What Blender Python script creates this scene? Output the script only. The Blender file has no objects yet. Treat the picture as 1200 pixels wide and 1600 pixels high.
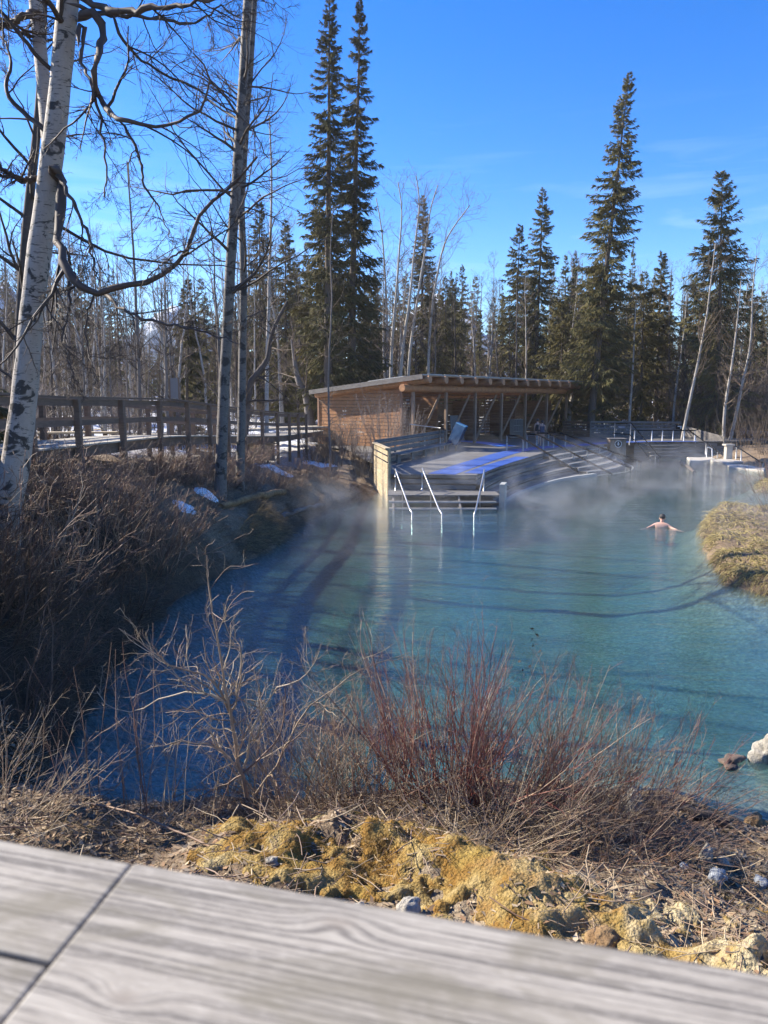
import bpy, math, random
import numpy as np
from math import radians as R_, sin, cos, pi, atan2, sqrt
from mathutils import Vector, Matrix

SC = bpy.context.scene
COL = SC.collection
rng = np.random.default_rng(7)
random.seed(7)

# ------------------------------------------------------------------ camera, sky, sun, exposure
WATER_ABS = 0.62
HAZE = 0.00022
STEAM = 0.115
CAM_H, PITCH = 4.1, R_(8.25)
cam_d = bpy.data.cameras.new('camera')
cam = bpy.data.objects.new('camera', cam_d)
COL.objects.link(cam)
cam.location = (0, 0, CAM_H)
cam.rotation_euler = (pi/2 - PITCH, 0, 0)
cam_d.sensor_fit = 'HORIZONTAL'
cam_d.sensor_width = 36.0
cam_d.lens = 36.0
cam_d.clip_start = 0.05
cam_d.clip_end = 30000
cam_d.dof.use_dof = True
cam_d.dof.focus_distance = 16.0
cam_d.dof.aperture_fstop = 9.5
SC.camera = cam

SUN_AZ = atan2(-0.92, 0.39)          # towards the sun, from +Y, clockwise
SUN_EL = R_(34)
world = bpy.data.worlds.new('World')
SC.world = world
world.use_nodes = True
wn, wl = world.node_tree.nodes, world.node_tree.links
wn.clear()
w_out = wn.new('ShaderNodeOutputWorld')
w_bg = wn.new('ShaderNodeBackground')
w_sky = wn.new('ShaderNodeTexSky')
w_sky.sky_type = 'NISHITA'
w_sky.sun_disc = False
w_sky.sun_elevation = SUN_EL
w_sky.sun_rotation = SUN_AZ % (2*pi)
w_sky.altitude = 600
w_sky.air_density = 1.0
w_sky.dust_density = 0.25
w_sky.ozone_density = 3.5
w_bg.inputs['Strength'].default_value = 0.114
w_hs = wn.new('ShaderNodeHueSaturation'); w_hs.inputs['Saturation'].default_value = 1.35; w_hs.inputs['Hue'].default_value = 0.514; w_hs.inputs['Value'].default_value = 0.95
wl.new(w_sky.outputs[0], w_hs.inputs['Color'])
# a few thin cloud wisps low in the sky
w_tc = wn.new('ShaderNodeTexCoord'); w_mp = wn.new('ShaderNodeMapping'); w_mp.inputs['Scale'].default_value = (5, 5, 42); wl.new(w_tc.outputs['Generated'], w_mp.inputs[0])
w_no = wn.new('ShaderNodeTexNoise'); w_no.inputs['Scale'].default_value = 1.0; w_no.inputs['Detail'].default_value = 5; w_no.inputs['Distortion'].default_value = 0.5; wl.new(w_mp.outputs[0], w_no.inputs['Vector'])
w_r1 = wn.new('ShaderNodeValToRGB'); w_r1.color_ramp.elements[0].position = 0.56; w_r1.color_ramp.elements[1].position = 0.80; wl.new(w_no.outputs[0], w_r1.inputs[0])
w_sp = wn.new('ShaderNodeSeparateXYZ'); wl.new(w_tc.outputs['Generated'], w_sp.inputs[0])
w_r2 = wn.new('ShaderNodeValToRGB'); wl.new(w_sp.outputs['Z'], w_r2.inputs[0])
w_r2.color_ramp.elements[0].position = 0.10; w_r2.color_ramp.elements[1].position = 0.20; w_e = w_r2.color_ramp.elements.new(0.34); w_e.color = (0, 0, 0, 1)
w_m1 = wn.new('ShaderNodeMath'); w_m1.operation = 'MULTIPLY'; wl.new(w_r1.outputs[0], w_m1.inputs[0]); wl.new(w_r2.outputs[0], w_m1.inputs[1])
w_m2 = wn.new('ShaderNodeMath'); w_m2.operation = 'MULTIPLY'; w_m2.inputs[1].default_value = 0.17; wl.new(w_m1.outputs[0], w_m2.inputs[0])
w_mx = wn.new('ShaderNodeMix'); w_mx.data_type = 'RGBA'; w_mx.inputs[7].default_value = (5.2, 6.0, 6.6, 1); wl.new(w_m2.outputs[0], w_mx.inputs[0]); wl.new(w_hs.outputs[0], w_mx.inputs[6])
wl.new(w_mx.outputs[2], w_bg.inputs['Color'])
wl.new(w_bg.outputs[0], w_out.inputs['Surface'])

sun_d = bpy.data.lights.new('sun', 'SUN')
sun_d.energy = 5.0
sun_d.angle = R_(0.5)
sun_d.color = (1.0, 0.91, 0.77)
sun = bpy.data.objects.new('sun', sun_d)
COL.objects.link(sun)
SDIR = Vector((sin(SUN_AZ)*cos(SUN_EL), cos(SUN_AZ)*cos(SUN_EL), sin(SUN_EL)))
sun.rotation_euler = SDIR.to_track_quat('Z', 'Y').to_euler()
sun.location = (-30, 20, 40)

SC.view_settings.view_transform = 'Standard'
SC.view_settings.look = 'None'
SC.view_settings.exposure = 1.34
SC.view_settings.gamma = 1.0
SC.view_settings.use_curve_mapping = False
SC.render.engine = 'CYCLES'
cy = SC.cycles
cy.use_denoising = True
cy.max_bounces = 6
cy.diffuse_bounces = 3
cy.glossy_bounces = 3
cy.transparent_max_bounces = 12
cy.volume_bounces = 0
cy.volume_step_rate = 3.0
cy.volume_max_steps = 96
cy.caustics_reflective = False
cy.caustics_refractive = False
cy.sample_clamp_indirect = 6.0

# ------------------------------------------------------------------ pixel -> world (1200 x 1600 photograph)
def ray(px, py):
    a, b = (px-600)/1200.0, (800-py)/1200.0
    return np.array([a, cos(PITCH)+b*sin(PITCH), -sin(PITCH)+b*cos(PITCH)])
def onz(px, py, z):
    d = ray(px, py); k = (z-CAM_H)/d[2]
    return np.array([d[0]*k, d[1]*k, z])
def aty(px, py, Y):
    d = ray(px, py); k = Y/d[1]
    return np.array([d[0]*k, Y, CAM_H+d[2]*k])

# ------------------------------------------------------------------ materials
def mat(name):
    m = bpy.data.materials.new(name); m.use_nodes = True
    nt = m.node_tree
    for n in list(nt.nodes): nt.nodes.remove(n)
    out = nt.nodes.new('ShaderNodeOutputMaterial')
    b = nt.nodes.new('ShaderNodeBsdfPrincipled')
    nt.links.new(b.outputs[0], out.inputs[0])
    return m, nt, b, out
def N(nt, t, **kw):
    n = nt.nodes.new(t)
    for k, v in kw.items():
        if k in ('operation', 'blend_type', 'data_type', 'noise_dimensions', 'feature', 'wave_type', 'bands_direction', 'vector_type', 'distance', 'interpolation_type'): setattr(n, k, v)
        else: n.inputs[k].default_value = v
    return n
def math_(nt, op, a, b=None, c=None):
    n = nt.nodes.new('ShaderNodeMath'); n.operation = op
    for i, v in enumerate((a, b, c)):
        if v is None: continue
        if isinstance(v, (int, float)): n.inputs[i].default_value = v
        else: nt.links.new(v, n.inputs[i])
    return n.outputs[0]
def ramp(nt, fac, stops):
    n = nt.nodes.new('ShaderNodeValToRGB')
    el = n.color_ramp.elements
    while len(el) < len(stops): el.new(0.5)
    for e, (p, c) in zip(el, stops):
        e.position = p
        e.color = (c, c, c, 1) if isinstance(c, (int, float)) else (c[0], c[1], c[2], 1)
    nt.links.new(fac, n.inputs[0])
    return n.outputs[0]
def mixc(nt, fac, a, b, mode='MIX'):
    n = nt.nodes.new('ShaderNodeMix'); n.data_type = 'RGBA'; n.blend_type = mode
    if isinstance(fac, (int, float)): n.inputs[0].default_value = fac
    else: nt.links.new(fac, n.inputs[0])
    for i, v in ((6, a), (7, b)):
        if isinstance(v, (tuple, list)): n.inputs[i].default_value = (v[0], v[1], v[2], 1)
        else: nt.links.new(v, n.inputs[i])
    return n.outputs[2]
def coord(nt, kind='Object', scale=(1, 1, 1), rot=(0, 0, 0)):
    t = nt.nodes.new('ShaderNodeTexCoord')
    m = nt.nodes.new('ShaderNodeMapping')
    m.inputs['Scale'].default_value = scale
    m.inputs['Rotation'].default_value = rot
    nt.links.new(t.outputs[kind], m.inputs[0])
    return m.outputs[0]
def worldpos(nt, scale=(1, 1, 1)):
    t = nt.nodes.new('ShaderNodeNewGeometry')
    m = nt.nodes.new('ShaderNodeMapping')
    m.inputs['Scale'].default_value = scale
    nt.links.new(t.outputs['Position'], m.inputs[0])
    return m.outputs[0]
def noise(nt, vec, scale, detail=4, rough=0.55, dist=0.0):
    n = nt.nodes.new('ShaderNodeTexNoise')
    n.inputs['Scale'].default_value = scale; n.inputs['Detail'].default_value = detail
    n.inputs['Roughness'].default_value = rough; n.inputs['Distortion'].default_value = dist
    nt.links.new(vec, n.inputs['Vector'])
    return n.outputs[0]
def bump(nt, b, h, strength=0.4, dist=0.02):
    n = nt.nodes.new('ShaderNodeBump')
    n.inputs['Strength'].default_value = strength; n.inputs['Distance'].default_value = dist
    nt.links.new(h, n.inputs['Height'])
    nt.links.new(n.outputs[0], b.inputs['Normal'])
def island(nt):
    return nt.nodes.new('ShaderNodeNewGeometry').outputs['Random Per Island']
def objrand(nt):
    return nt.nodes.new('ShaderNodeObjectInfo').outputs['Random']

def twig_mat(name, cols, rough=0.7, nscale=3.0):
    """stems whose colour varies stem by stem"""
    m, nt, b, o = mat(name)
    k = len(cols)
    c = ramp(nt, island(nt), [((i+0.5)/k, cols[i]) for i in range(k)])
    n = noise(nt, worldpos(nt), nscale, 3)
    c2 = mixc(nt, ramp(nt, n, [(0.35, 0.0), (0.7, 1.0)]), c, mixc(nt, 0.5, c, (0.02, 0.015, 0.012)))
    nt.links.new(c2, b.inputs['Base Color'])
    b.inputs['Roughness'].default_value = rough
    b.inputs['Specular IOR Level'].default_value = 0.35
    return m
def plain(name, col, rough=0.6, metal=0.0, var=0.25, nscale=8.0, spec=0.5):
    m, nt, b, o = mat(name)
    n = noise(nt, worldpos(nt), nscale, 5)
    c = mixc(nt, n, tuple(x*(1-var) for x in col), tuple(min(1, x*(1+var)) for x in col))
    nt.links.new(c, b.inputs['Base Color'])
    b.inputs['Roughness'].default_value = rough; b.inputs['Metallic'].default_value = metal
    b.inputs['Specular IOR Level'].default_value = spec
    return m
def board_mat(name, c0, c1, grain=(2, 40, 40), rough=0.8, dirt=0.5):
    """boards: each board its own tone, grain streaks, dirt"""
    m, nt, b, o = mat(name)
    v = coord(nt, 'Object', grain)
    g = noise(nt, v, 1.0, 5, 0.6, 0.4)
    base = mixc(nt, island(nt), c0, c1)
    c = mixc(nt, ramp(nt, g, [(0.3, 0.0), (0.7, 1.0)]), mixc(nt, 0.45, base, (0.02, 0.018, 0.016)), base)
    d = noise(nt, worldpos(nt), 1.7, 5, 0.65)
    c = mixc(nt, ramp(nt, d, [(0.42, 0.0), (0.7, dirt)]), c, mixc(nt, 0.6, c, (0.03, 0.028, 0.025)))
    nt.links.new(c, b.inputs['Base Color'])
    b.inputs['Roughness'].default_value = rough
    bump(nt, b, g, 0.3, 0.004)
    return m

M = {}
# birch bark: pale, with dark lenticels and black patches
def birch_mat(name, pale, warm, dark_amt):
    m, nt, b, o = mat(name)
    n1 = noise(nt, worldpos(nt, (9, 9, 55)), 1.0, 3, 0.5)
    n2 = noise(nt, worldpos(nt, (2.2, 2.2, 3.2)), 1.3, 4, 0.62, 0.6)
    n3 = noise(nt, worldpos(nt, (5, 5, 5)), 1.0, 3)
    n4 = noise(nt, worldpos(nt, (30, 30, 12)), 1.0, 4, 0.7)
    c = mixc(nt, n3, pale, warm)
    c = mixc(nt, ramp(nt, n4, [(0.45, 0.0), (0.75, 0.5)]), c, (0.22, 0.19, 0.17))
    c = mixc(nt, ramp(nt, n1, [(0.60, 0.0), (0.66, 0.85)]), c, (0.05, 0.04, 0.035))
    c = mixc(nt, ramp(nt, n2, [(0.66-dark_amt, 0.0), (0.70-dark_amt, 0.95)]), c, (0.025, 0.022, 0.02))
    nt.links.new(c, b.inputs['Base Color'])
    b.inputs['Roughness'].default_value = 0.75
    h = math_(nt, 'SUBTRACT', n4, n2)
    bump(nt, b, h, 0.5, 0.02)
    return m
M['birch'] = birch_mat('birch_bark', (0.38, 0.345, 0.305), (0.28, 0.235, 0.195), 0.085)
M['aspen'] = birch_mat('aspen_bark', (0.15, 0.132, 0.115), (0.085, 0.075, 0.068), 0.13)
M['white_bark'] = birch_mat('white_birch_bark', (0.42, 0.39, 0.35), (0.33, 0.30, 0.26), 0.0)
M['limb'] = twig_mat('birch_limb_bark', [(0.085, 0.062, 0.05), (0.10, 0.075, 0.062), (0.06, 0.046, 0.04)])
M['twig_dark'] = twig_mat('dark_twigs', [(0.06, 0.043, 0.033), (0.085, 0.06, 0.045), (0.05, 0.037, 0.03)])
M['twig_grey'] = twig_mat('grey_twigs', [(0.20, 0.15, 0.105), (0.26, 0.195, 0.13), (0.15, 0.115, 0.085), (0.22, 0.15, 0.10)])
M['dark_bark'] = plain('dark_bark', (0.07, 0.055, 0.047), 0.9, 0, 0.5, 12)
M['grey_bark'] = plain('grey_bark', (0.15, 0.13, 0.115), 0.9, 0, 0.5, 9)
M['spruce_bark'] = plain('spruce_bark', (0.10, 0.08, 0.065), 0.95, 0, 0.5, 12)
M['red_stem'] = twig_mat('red_dogwood_stems', [(0.29, 0.075, 0.065), (0.19, 0.055, 0.05), (0.42, 0.26, 0.18), (0.26, 0.09, 0.075), (0.52, 0.40, 0.27), (0.16, 0.07, 0.055)], 0.5)
M['tan_stem'] = twig_mat('tan_stems', [(0.46, 0.36, 0.23), (0.34, 0.24, 0.15), (0.22, 0.13, 0.09), (0.54, 0.44, 0.29), (0.30, 0.21, 0.16)], 0.6)
M['pink_stem'] = twig_mat('pinkish_brown_stems', [(0.28, 0.155, 0.105), (0.19, 0.10, 0.07), (0.38, 0.25, 0.165), (0.13, 0.075, 0.052), (0.50, 0.37, 0.24)], 0.6)
M['shaded_stem'] = twig_mat('shade_darkened_stems', [(0.10, 0.06, 0.042), (0.07, 0.042, 0.03), (0.16, 0.10, 0.065), (0.045, 0.03, 0.022)], 0.7)  # for brush low on the left bank, its shade put into the colour
M['pale_stem'] = twig_mat('pale_stems', [(0.38, 0.31, 0.25), (0.30, 0.23, 0.19), (0.24, 0.18, 0.15)], 0.6)
M['dry_grass'] = twig_mat('dry_grass', [(0.38, 0.27, 0.13), (0.30, 0.20, 0.09), (0.22, 0.14, 0.07), (0.44, 0.34, 0.17)], 0.8)
M['dark_grass'] = twig_mat('brown_dead_grass', [(0.13, 0.09, 0.06), (0.18, 0.125, 0.08), (0.09, 0.062, 0.045), (0.22, 0.16, 0.10)], 0.8)
M['moss_grass'] = twig_mat('yellow_moss_grass', [(0.44, 0.35, 0.13), (0.36, 0.29, 0.11), (0.26, 0.22, 0.09), (0.48, 0.39, 0.18)], 0.8, 0.9)
M['litter'] = twig_mat('leaf_litter', [(0.38, 0.28, 0.17), (0.22, 0.14, 0.085), (0.50, 0.40, 0.27), (0.11, 0.075, 0.05), (0.32, 0.19, 0.10)], 0.8)

def needle_mat(name, cols):
    m, nt, b, o = mat(name)
    k = len(cols)
    c = ramp(nt, island(nt), [((i+0.5)/k, cols[i]) for i in range(k)])
    n = noise(nt, worldpos(nt), 0.35, 3)
    c = mixc(nt, ramp(nt, n, [(0.4, 0.0), (0.62, 0.6)]), c, mixc(nt, 0.55, c, (0.10, 0.075, 0.035)))
    c = mixc(nt, math_(nt, 'MULTIPLY', objrand(nt), 0.4), c, (0.055, 0.055, 0.025))
    nt.links.new(c, b.inputs['Base Color'])
    b.inputs['Roughness'].default_value = 0.75
    b.inputs['Specular IOR Level'].default_value = 0.25
    tl = nt.nodes.new('ShaderNodeBsdfTranslucent'); nt.links.new(c, tl.inputs['Color'])
    mx = nt.nodes.new('ShaderNodeMixShader'); mx.inputs[0].default_value = 0.55
    nt.links.new(b.outputs[0], mx.inputs[1]); nt.links.new(tl.outputs[0], mx.inputs[2]); nt.links.new(mx.outputs[0], o.inputs[0])
    return m
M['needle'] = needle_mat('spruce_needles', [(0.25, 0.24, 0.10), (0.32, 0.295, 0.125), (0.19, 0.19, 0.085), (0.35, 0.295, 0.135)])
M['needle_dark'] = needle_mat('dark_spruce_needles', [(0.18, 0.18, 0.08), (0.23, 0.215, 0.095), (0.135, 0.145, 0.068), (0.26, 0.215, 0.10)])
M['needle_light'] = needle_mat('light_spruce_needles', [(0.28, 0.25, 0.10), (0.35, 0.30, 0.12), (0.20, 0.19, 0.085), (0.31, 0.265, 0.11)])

M['cedar'] = board_mat('cedar_boards', (0.42, 0.19, 0.075), (0.56, 0.28, 0.12), (3, 3, 30), 0.7, 0.3)
M['cedar_dark'] = board_mat('brown_cedar_boards', (0.28, 0.15, 0.09), (0.42, 0.235, 0.145), (3, 3, 30), 0.75, 0.4)
M['log'] = board_mat('peeled_log', (0.46, 0.21, 0.085), (0.54, 0.27, 0.12), (4, 4, 4), 0.6, 0.3)
M['post'] = board_mat('grey_brown_posts', (0.30, 0.20, 0.14), (0.40, 0.27, 0.18), (12, 12, 3), 0.75, 0.3)
M['grey_wood'] = board_mat('weathered_grey_boards', (0.17, 0.155, 0.145), (0.27, 0.245, 0.22), (3, 3, 30), 0.85, 0.5)
M['pale_wood'] = board_mat('pale_new_boards', (0.50, 0.40, 0.24), (0.58, 0.47, 0.30), (3, 3, 30), 0.75, 0.25)
M['dark_wood'] = board_mat('dark_brown_timber', (0.16, 0.105, 0.072), (0.24, 0.16, 0.11), (3, 3, 30), 0.8, 0.4)
M['steel'] = plain('steel_tube', (0.55, 0.55, 0.54), 0.35, 0.9, 0.1)
M['black_metal'] = plain('black_handrail', (0.014, 0.014, 0.016), 1.0, 0.0, 0.2, 8, 0.0)
M['white_metal'] = plain('pale_grey_metal', (0.36, 0.355, 0.345), 0.5, 0.2, 0.15)
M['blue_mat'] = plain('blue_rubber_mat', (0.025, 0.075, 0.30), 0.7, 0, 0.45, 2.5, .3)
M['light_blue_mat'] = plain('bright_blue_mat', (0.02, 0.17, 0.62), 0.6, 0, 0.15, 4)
M['blue_bin'] = plain('blue_painted_board', (0.010, 0.042, 0.105), 0.85, 0, 0.25, 3, 0.15)
M['blue_bin_top'] = plain('pale_blue_top', (0.04, 0.15, 0.30), 0.8, 0, 0.2, 3, 0.2)
M['roof'] = plain('grey_roofing', (0.30, 0.31, 0.29), 0.7, 0.0, 0.25, 5)
M['white'] = plain('white_paint', (0.78, 0.77, 0.74), 0.6, 0, 0.08)
M['sign_face'] = plain('grey_sign_back', (0.17, 0.17, 0.175), 0.6, 0, 0.15)
M['skin'] = plain('skin', (0.56, 0.33, 0.24), 0.55, 0, 0.1, 20)
M['hair'] = plain('dark_hair', (0.035, 0.022, 0.016), 0.6, 0, 0.3, 40)
M['navy'] = plain('navy_swimsuit', (0.025, 0.035, 0.075), 0.6, 0, 0.2)
M['black_cloth'] = plain('black_cap_cloth', (0.015, 0.015, 0.017), 0.7, 0, 0.2)

# ------------------------------------------------------------------ objects
def link(o): COL.objects.link(o); return o
def tag(o, label=None, cat=None, group=None, kind=None):
    if label: o['label'] = label
    if cat: o['category'] = cat
    if group: o['group'] = group
    if kind: o['kind'] = kind
    return o
def thing(name, loc, label, cat, group=None, rotz=0.0):
    o = link(bpy.data.objects.new(name, None))
    o.location = [float(v) for v in loc]; o.rotation_euler = (0, 0, rotz)
    o.empty_display_size = 0.3
    return tag(o, label, cat, group)
def mesh_fast(name, V, F, smooth=False):
    V = np.asarray(V, dtype=np.float32); F = np.asarray(F, dtype=np.int32)
    me = bpy.data.meshes.new(name)
    k = F.shape[1]
    me.vertices.add(len(V)); me.vertices.foreach_set('co', V.ravel())
    me.loops.add(F.size); me.loops.foreach_set('vertex_index', F.ravel())
    me.polygons.add(len(F)); me.polygons.foreach_set('loop_start', np.arange(0, F.size, k, dtype=np.int32))
    if smooth: me.polygons.foreach_set('use_smooth', np.ones(len(F), dtype=bool))
    me.update(calc_edges=True)
    return me
def put(name, me, m, parent=None, loc=None):
    o = link(bpy.data.objects.new(name, me))
    if m is not None: me.materials.append(m)
    if parent is not None: o.parent = parent
    if loc is not None: o.location = [float(v) for v in loc]
    return o
def cat_vf(parts):
    Vs, Fs, k = [], [], 0
    for V, F in parts:
        Vs.append(V); Fs.append(F+k); k += len(V)
    return np.concatenate(Vs), np.concatenate(Fs)
def copy_tree(o, parent=None):
    c = o.copy(); link(c)
    if parent is not None: c.parent = parent
    for ch in list(o.children): copy_tree(ch, c)
    return c

class MB:
    """collects boxes, bars and tubes; build() links them as ONE mesh object (coordinates minus origin)"""
    def __init__(s): s.v, s.f = [], []
    def add(s, V, F):
        k = len(s.v); s.v += [tuple(map(float, p)) for p in V]; s.f += [tuple(int(i)+k for i in f) for f in F]
    def hexa(s, P):
        s.add(P, [(3, 2, 1, 0), (4, 5, 6, 7), (0, 1, 5, 4), (1, 2, 6, 5), (2, 3, 7, 6), (3, 0, 4, 7)])
    def box(s, c, sx, sy, sz, ang=0.0):
        x, y = np.array([cos(ang), sin(ang), 0])*sx/2, np.array([-sin(ang), cos(ang), 0])*sy/2
        z = np.array([0, 0, sz/2.0]); c = np.array(c, float)
        s.hexa([c-x-y-z, c+x-y-z, c+x+y-z, c-x+y-z, c-x-y+z, c+x-y+z, c+x+y+z, c-x+y+z])
    def beam(s, a, b, w, h):
        """bar from a to b (centre line), w sideways, h upwards"""
        a, b = np.array(a, float), np.array(b, float); t = (b-a)/np.linalg.norm(b-a)
        up = np.array([0, 0, 1.0])
        if abs(t[2]) > 0.97: up = np.array([0, 1.0, 0])
        sd = np.cross(t, up); sd /= np.linalg.norm(sd); u = np.cross(sd, t)
        x, z = sd*w/2, u*h/2
        s.hexa([a-x-z, a+x-z, b+x-z, b-x-z, a-x+z, a+x+z, b+x+z, b-x+z])
    def tube(s, pts, r, n=8, cap=True):
        P = np.array(pts, float); K = len(P)
        rr = np.full(K, r) if np.isscalar(r) else np.array(r, float)
        V, F = tubes(P[None], rr[None], n)
        F = [tuple(f) for f in F]
        if cap: F += [tuple(range(n-1, -1, -1)), tuple((K-1)*n+i for i in range(n))]
        s.add(V, F)
    def prism(s, poly, z0, z1):
        n = len(poly)
        V = [(p[0], p[1], z0) for p in poly]+[(p[0], p[1], z1) for p in poly]
        s.add(V, [tuple(range(n-1, -1, -1)), tuple(range(n, 2*n))]+[(i, (i+1) % n, n+(i+1) % n, n+i) for i in range(n)])
    def build(s, name, m, parent=None, origin=(0, 0, 0), smooth=False, bevel=0.0):
        o = np.array(origin, float)
        me = bpy.data.meshes.new(name)
        me.from_pydata([tuple(np.array(p)-o) for p in s.v], [], s.f)
        me.update()
        if smooth:
            for p in me.polygons: p.use_smooth = True
        ob = put(name, me, m, parent, None if parent is not None else origin)
        if bevel:
            md = ob.modifiers.new('bevel', 'BEVEL'); md.width = bevel; md.segments = 2; md.limit_method = 'ANGLE'
        return ob

def tubes(P, Rd, n=3):
    """P (M,K,3) centre lines, Rd (M,K) radii -> quads"""
    Mn, K, _ = P.shape
    T = np.gradient(P, axis=1); T /= np.linalg.norm(T, axis=2, keepdims=True)+1e-9
    mean = P[:, -1]-P[:, 0]; mean = mean/(np.linalg.norm(mean, axis=1, keepdims=True)+1e-9)
    ref = np.where(np.abs(mean[:, 2:3]) > 0.8, np.array([[1.0, 0.1, 0]]), np.array([[0.1, 0, 1.0]]))[:, None, :]
    A = np.cross(T, np.broadcast_to(ref, T.shape)); A /= np.linalg.norm(A, axis=2, keepdims=True)+1e-9
    B = np.cross(T, A)
    th = np.arange(n)*2*pi/n
    V = P[:, :, None, :]+Rd[:, :, None, None]*(A[:, :, None, :]*np.cos(th)[None, None, :, None]+B[:, :, None, :]*np.sin(th)[None, None, :, None])
    base = (np.arange(Mn)*K*n)[:, None, None]+(np.arange(K-1)*n)[None, :, None]
    i = np.arange(n)[None, None, :]; j = (np.arange(n)+1) % n; j = j[None, None, :]
    F = np.stack([base+i, base+i+n, base+j+n, base+j], axis=-1).reshape(-1, 4)
    return V.reshape(-1, 3), F

def rand_unit(g, m):
    v = g.normal(size=(m, 3)); return v/np.linalg.norm(v, axis=1, keepdims=True)
def walk(g, P0, D0, L, K, gnarl, trop, tv=(0, 0, 1.0)):
    """grow centre lines from P0 along D0 with length L"""
    P = np.zeros((len(P0), K, 3)); P[:, 0] = P0; D = D0.copy(); tv = np.array(tv)
    for k in range(1, K):
        D = D+gnarl*g.normal(size=D.shape)+trop*tv
        D /= np.linalg.norm(D, axis=1, keepdims=True)+1e-9
        P[:, k] = P[:, k-1]+D*(L/(K-1))[:, None]
    return P
def grow(g, P, Rd, per, t0, t1, ang, lr, K, gnarl=0.15, trop=0.05, rr=0.5, rtip=0.35, tv=(0, 0, 1.0), taperpos=0.5, rmin=0.002):
    """side branches of every centre line in P"""
    Mn, Kp, _ = P.shape
    if per <= 0: return np.zeros((0, K, 3)), np.zeros((0, K))
    idx = np.repeat(np.arange(Mn), per)
    m = len(idx)
    t = t0+(t1-t0)*g.random(m)
    f = t*(Kp-1); i0 = np.clip(f.astype(int), 0, Kp-2); w = (f-i0)[:, None]
    pos = P[idx, i0]*(1-w)+P[idx, i0+1]*w
    tan = P[idx, i0+1]-P[idx, i0]; tan /= np.linalg.norm(tan, axis=1, keepdims=True)+1e-9
    rad = Rd[idx, i0]*(1-w[:, 0])+Rd[idx, i0+1]*w[:, 0]
    u = rand_unit(g, m); u -= tan*np.sum(u*tan, axis=1, keepdims=True); u /= np.linalg.norm(u, axis=1, keepdims=True)+1e-9
    a = np.radians(ang[0]+ang[1]*g.normal(size=m))[:, None]
    D = tan*np.cos(a)+u*np.sin(a)
    plen = np.linalg.norm(np.diff(P, axis=1), axis=2).sum(axis=1)
    L = plen[idx]*lr*(0.55+0.75*g.random(m))*(1-taperpos*t)
    C = walk(g, pos, D, L, K, gnarl, trop, tv)
    r0 = np.maximum(rad*rr*(0.75+0.4*g.random(m)), rmin)
    RR = r0[:, None]*np.linspace(1, rtip, K)[None, :]
    return C, np.maximum(RR, rmin*0.6)

# ------------------------------------------------------------------ terrain
def vnoise(x, y, s, seed=0):
    x = np.asarray(x)/s; y = np.asarray(y)/s
    xi, yi = np.floor(x).astype(np.int64), np.floor(y).astype(np.int64)
    fx, fy = x-xi, y-yi
    fx, fy = fx*fx*(3-2*fx), fy*fy*(3-2*fy)
    def h(a, b):
        n = (a*374761393+b*668265263+seed*1442695) & 0x7fffffff
        n = ((n ^ (n >> 13))*1274126177) & 0x7fffffff
        return ((n ^ (n >> 16)) & 0xffff)/65535.0
    return (h(xi, yi)*(1-fx)+h(xi+1, yi)*fx)*(1-fy)+(h(xi, yi+1)*(1-fx)+h(xi+1, yi+1)*fx)*fy
def fbm(x, y, s, seed=0, o=4):
    r, a = 0, 1.0
    for k in range(o):
        r = r+a*(vnoise(x, y, s/2**k, seed+k*17)-0.5); a *= 0.5
    return r
# pool outline: x, y, bank slope, bank height
POOL = [(-3.65, 7.5, .9, 1.2), (-3.9, 9, 2.0, 2.6), (-4.15, 11.5, 2.0, 2.8), (-4.3, 14.4, 1.8, 2.8), (-3.95, 18, 1.45, 2.75), (-3.1, 21.8, 1.2, 2.65),
        (-2.8, 25, 1.0, 2.4), (-2.2, 28.5, .9, 2.1), (-1.1, 31.0, .8, 1.7), (0.2, 36, .2, .9), (6, 45, .2, .9), (12, 53, .2, .9), (19, 60, .3, .9),
        (24, 59, .4, .9), (23.5, 54, .3, .9), (23.2, 47, .3, .7), (22.5, 41, .4, .8), (19.8, 37.2, .7, .8), (18.0, 37, 1.5, .7), (16.9, 34.6, 1.5, .6), (19, 33, .6, .8),
        (24, 32, .4, .9), (24, 29, .5, .9), (15, 27.6, 1.2, .6), (11.2, 26.3, 2.5, .55), (10.1, 24, 3, .5), (8.7, 20, 3, .45), (7.8, 17, 3, .45), (8.2, 15.6, 2.0, .5),
        (10, 14.4, 1.0, .9), (14, 13, .6, .9), (17, 9, .5, .9), (15, 4, .5, 1.0), (9, 2, .4, 1.1), (6, 3.7, .35, 1.2), (4.6, 5.4, .22, 1.2),
        (3.7, 6.75, .18, 1.3), (3.0, 7.5, .18, 1.3), (1, 7.9, .3, 1.3), (-1, 7.5, .35, 1.3), (-2.2, 7.4, .35, 1.3)]
PA = np.array(POOL)
def pool_fields(x, y):
    x = np.asarray(x, float).ravel(); y = np.asarray(y, float).ravel()
    best = np.full(x.shape, 1e9); sw = np.zeros_like(x); ss = np.zeros_like(x); sp = np.zeros_like(x); ins = np.zeros(x.shape, bool)
    n = len(PA)
    for i in range(n):
        a, b = PA[i], PA[(i+1) % n]
        dx, dy = b[0]-a[0], b[1]-a[1]
        t = np.clip(((x-a[0])*dx+(y-a[1])*dy)/(dx*dx+dy*dy), 0, 1)
        d = np.hypot(x-a[0]-t*dx, y-a[1]-t*dy)
        best = np.minimum(best, d)
        w = 1/(d+0.25)**4
        sw += w; ss += w*(a[2]+(b[2]-a[2])*t); sp += w*(a[3]+(b[3]-a[3])*t)
        cr = ((a[1] > y) != (b[1] > y)) & (x < (b[0]-a[0])*(y-a[1])/(b[1]-a[1]+1e-12)+a[0])
        ins ^= cr
    return np.where(ins, -best, best), ss/sw, sp/sw
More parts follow.
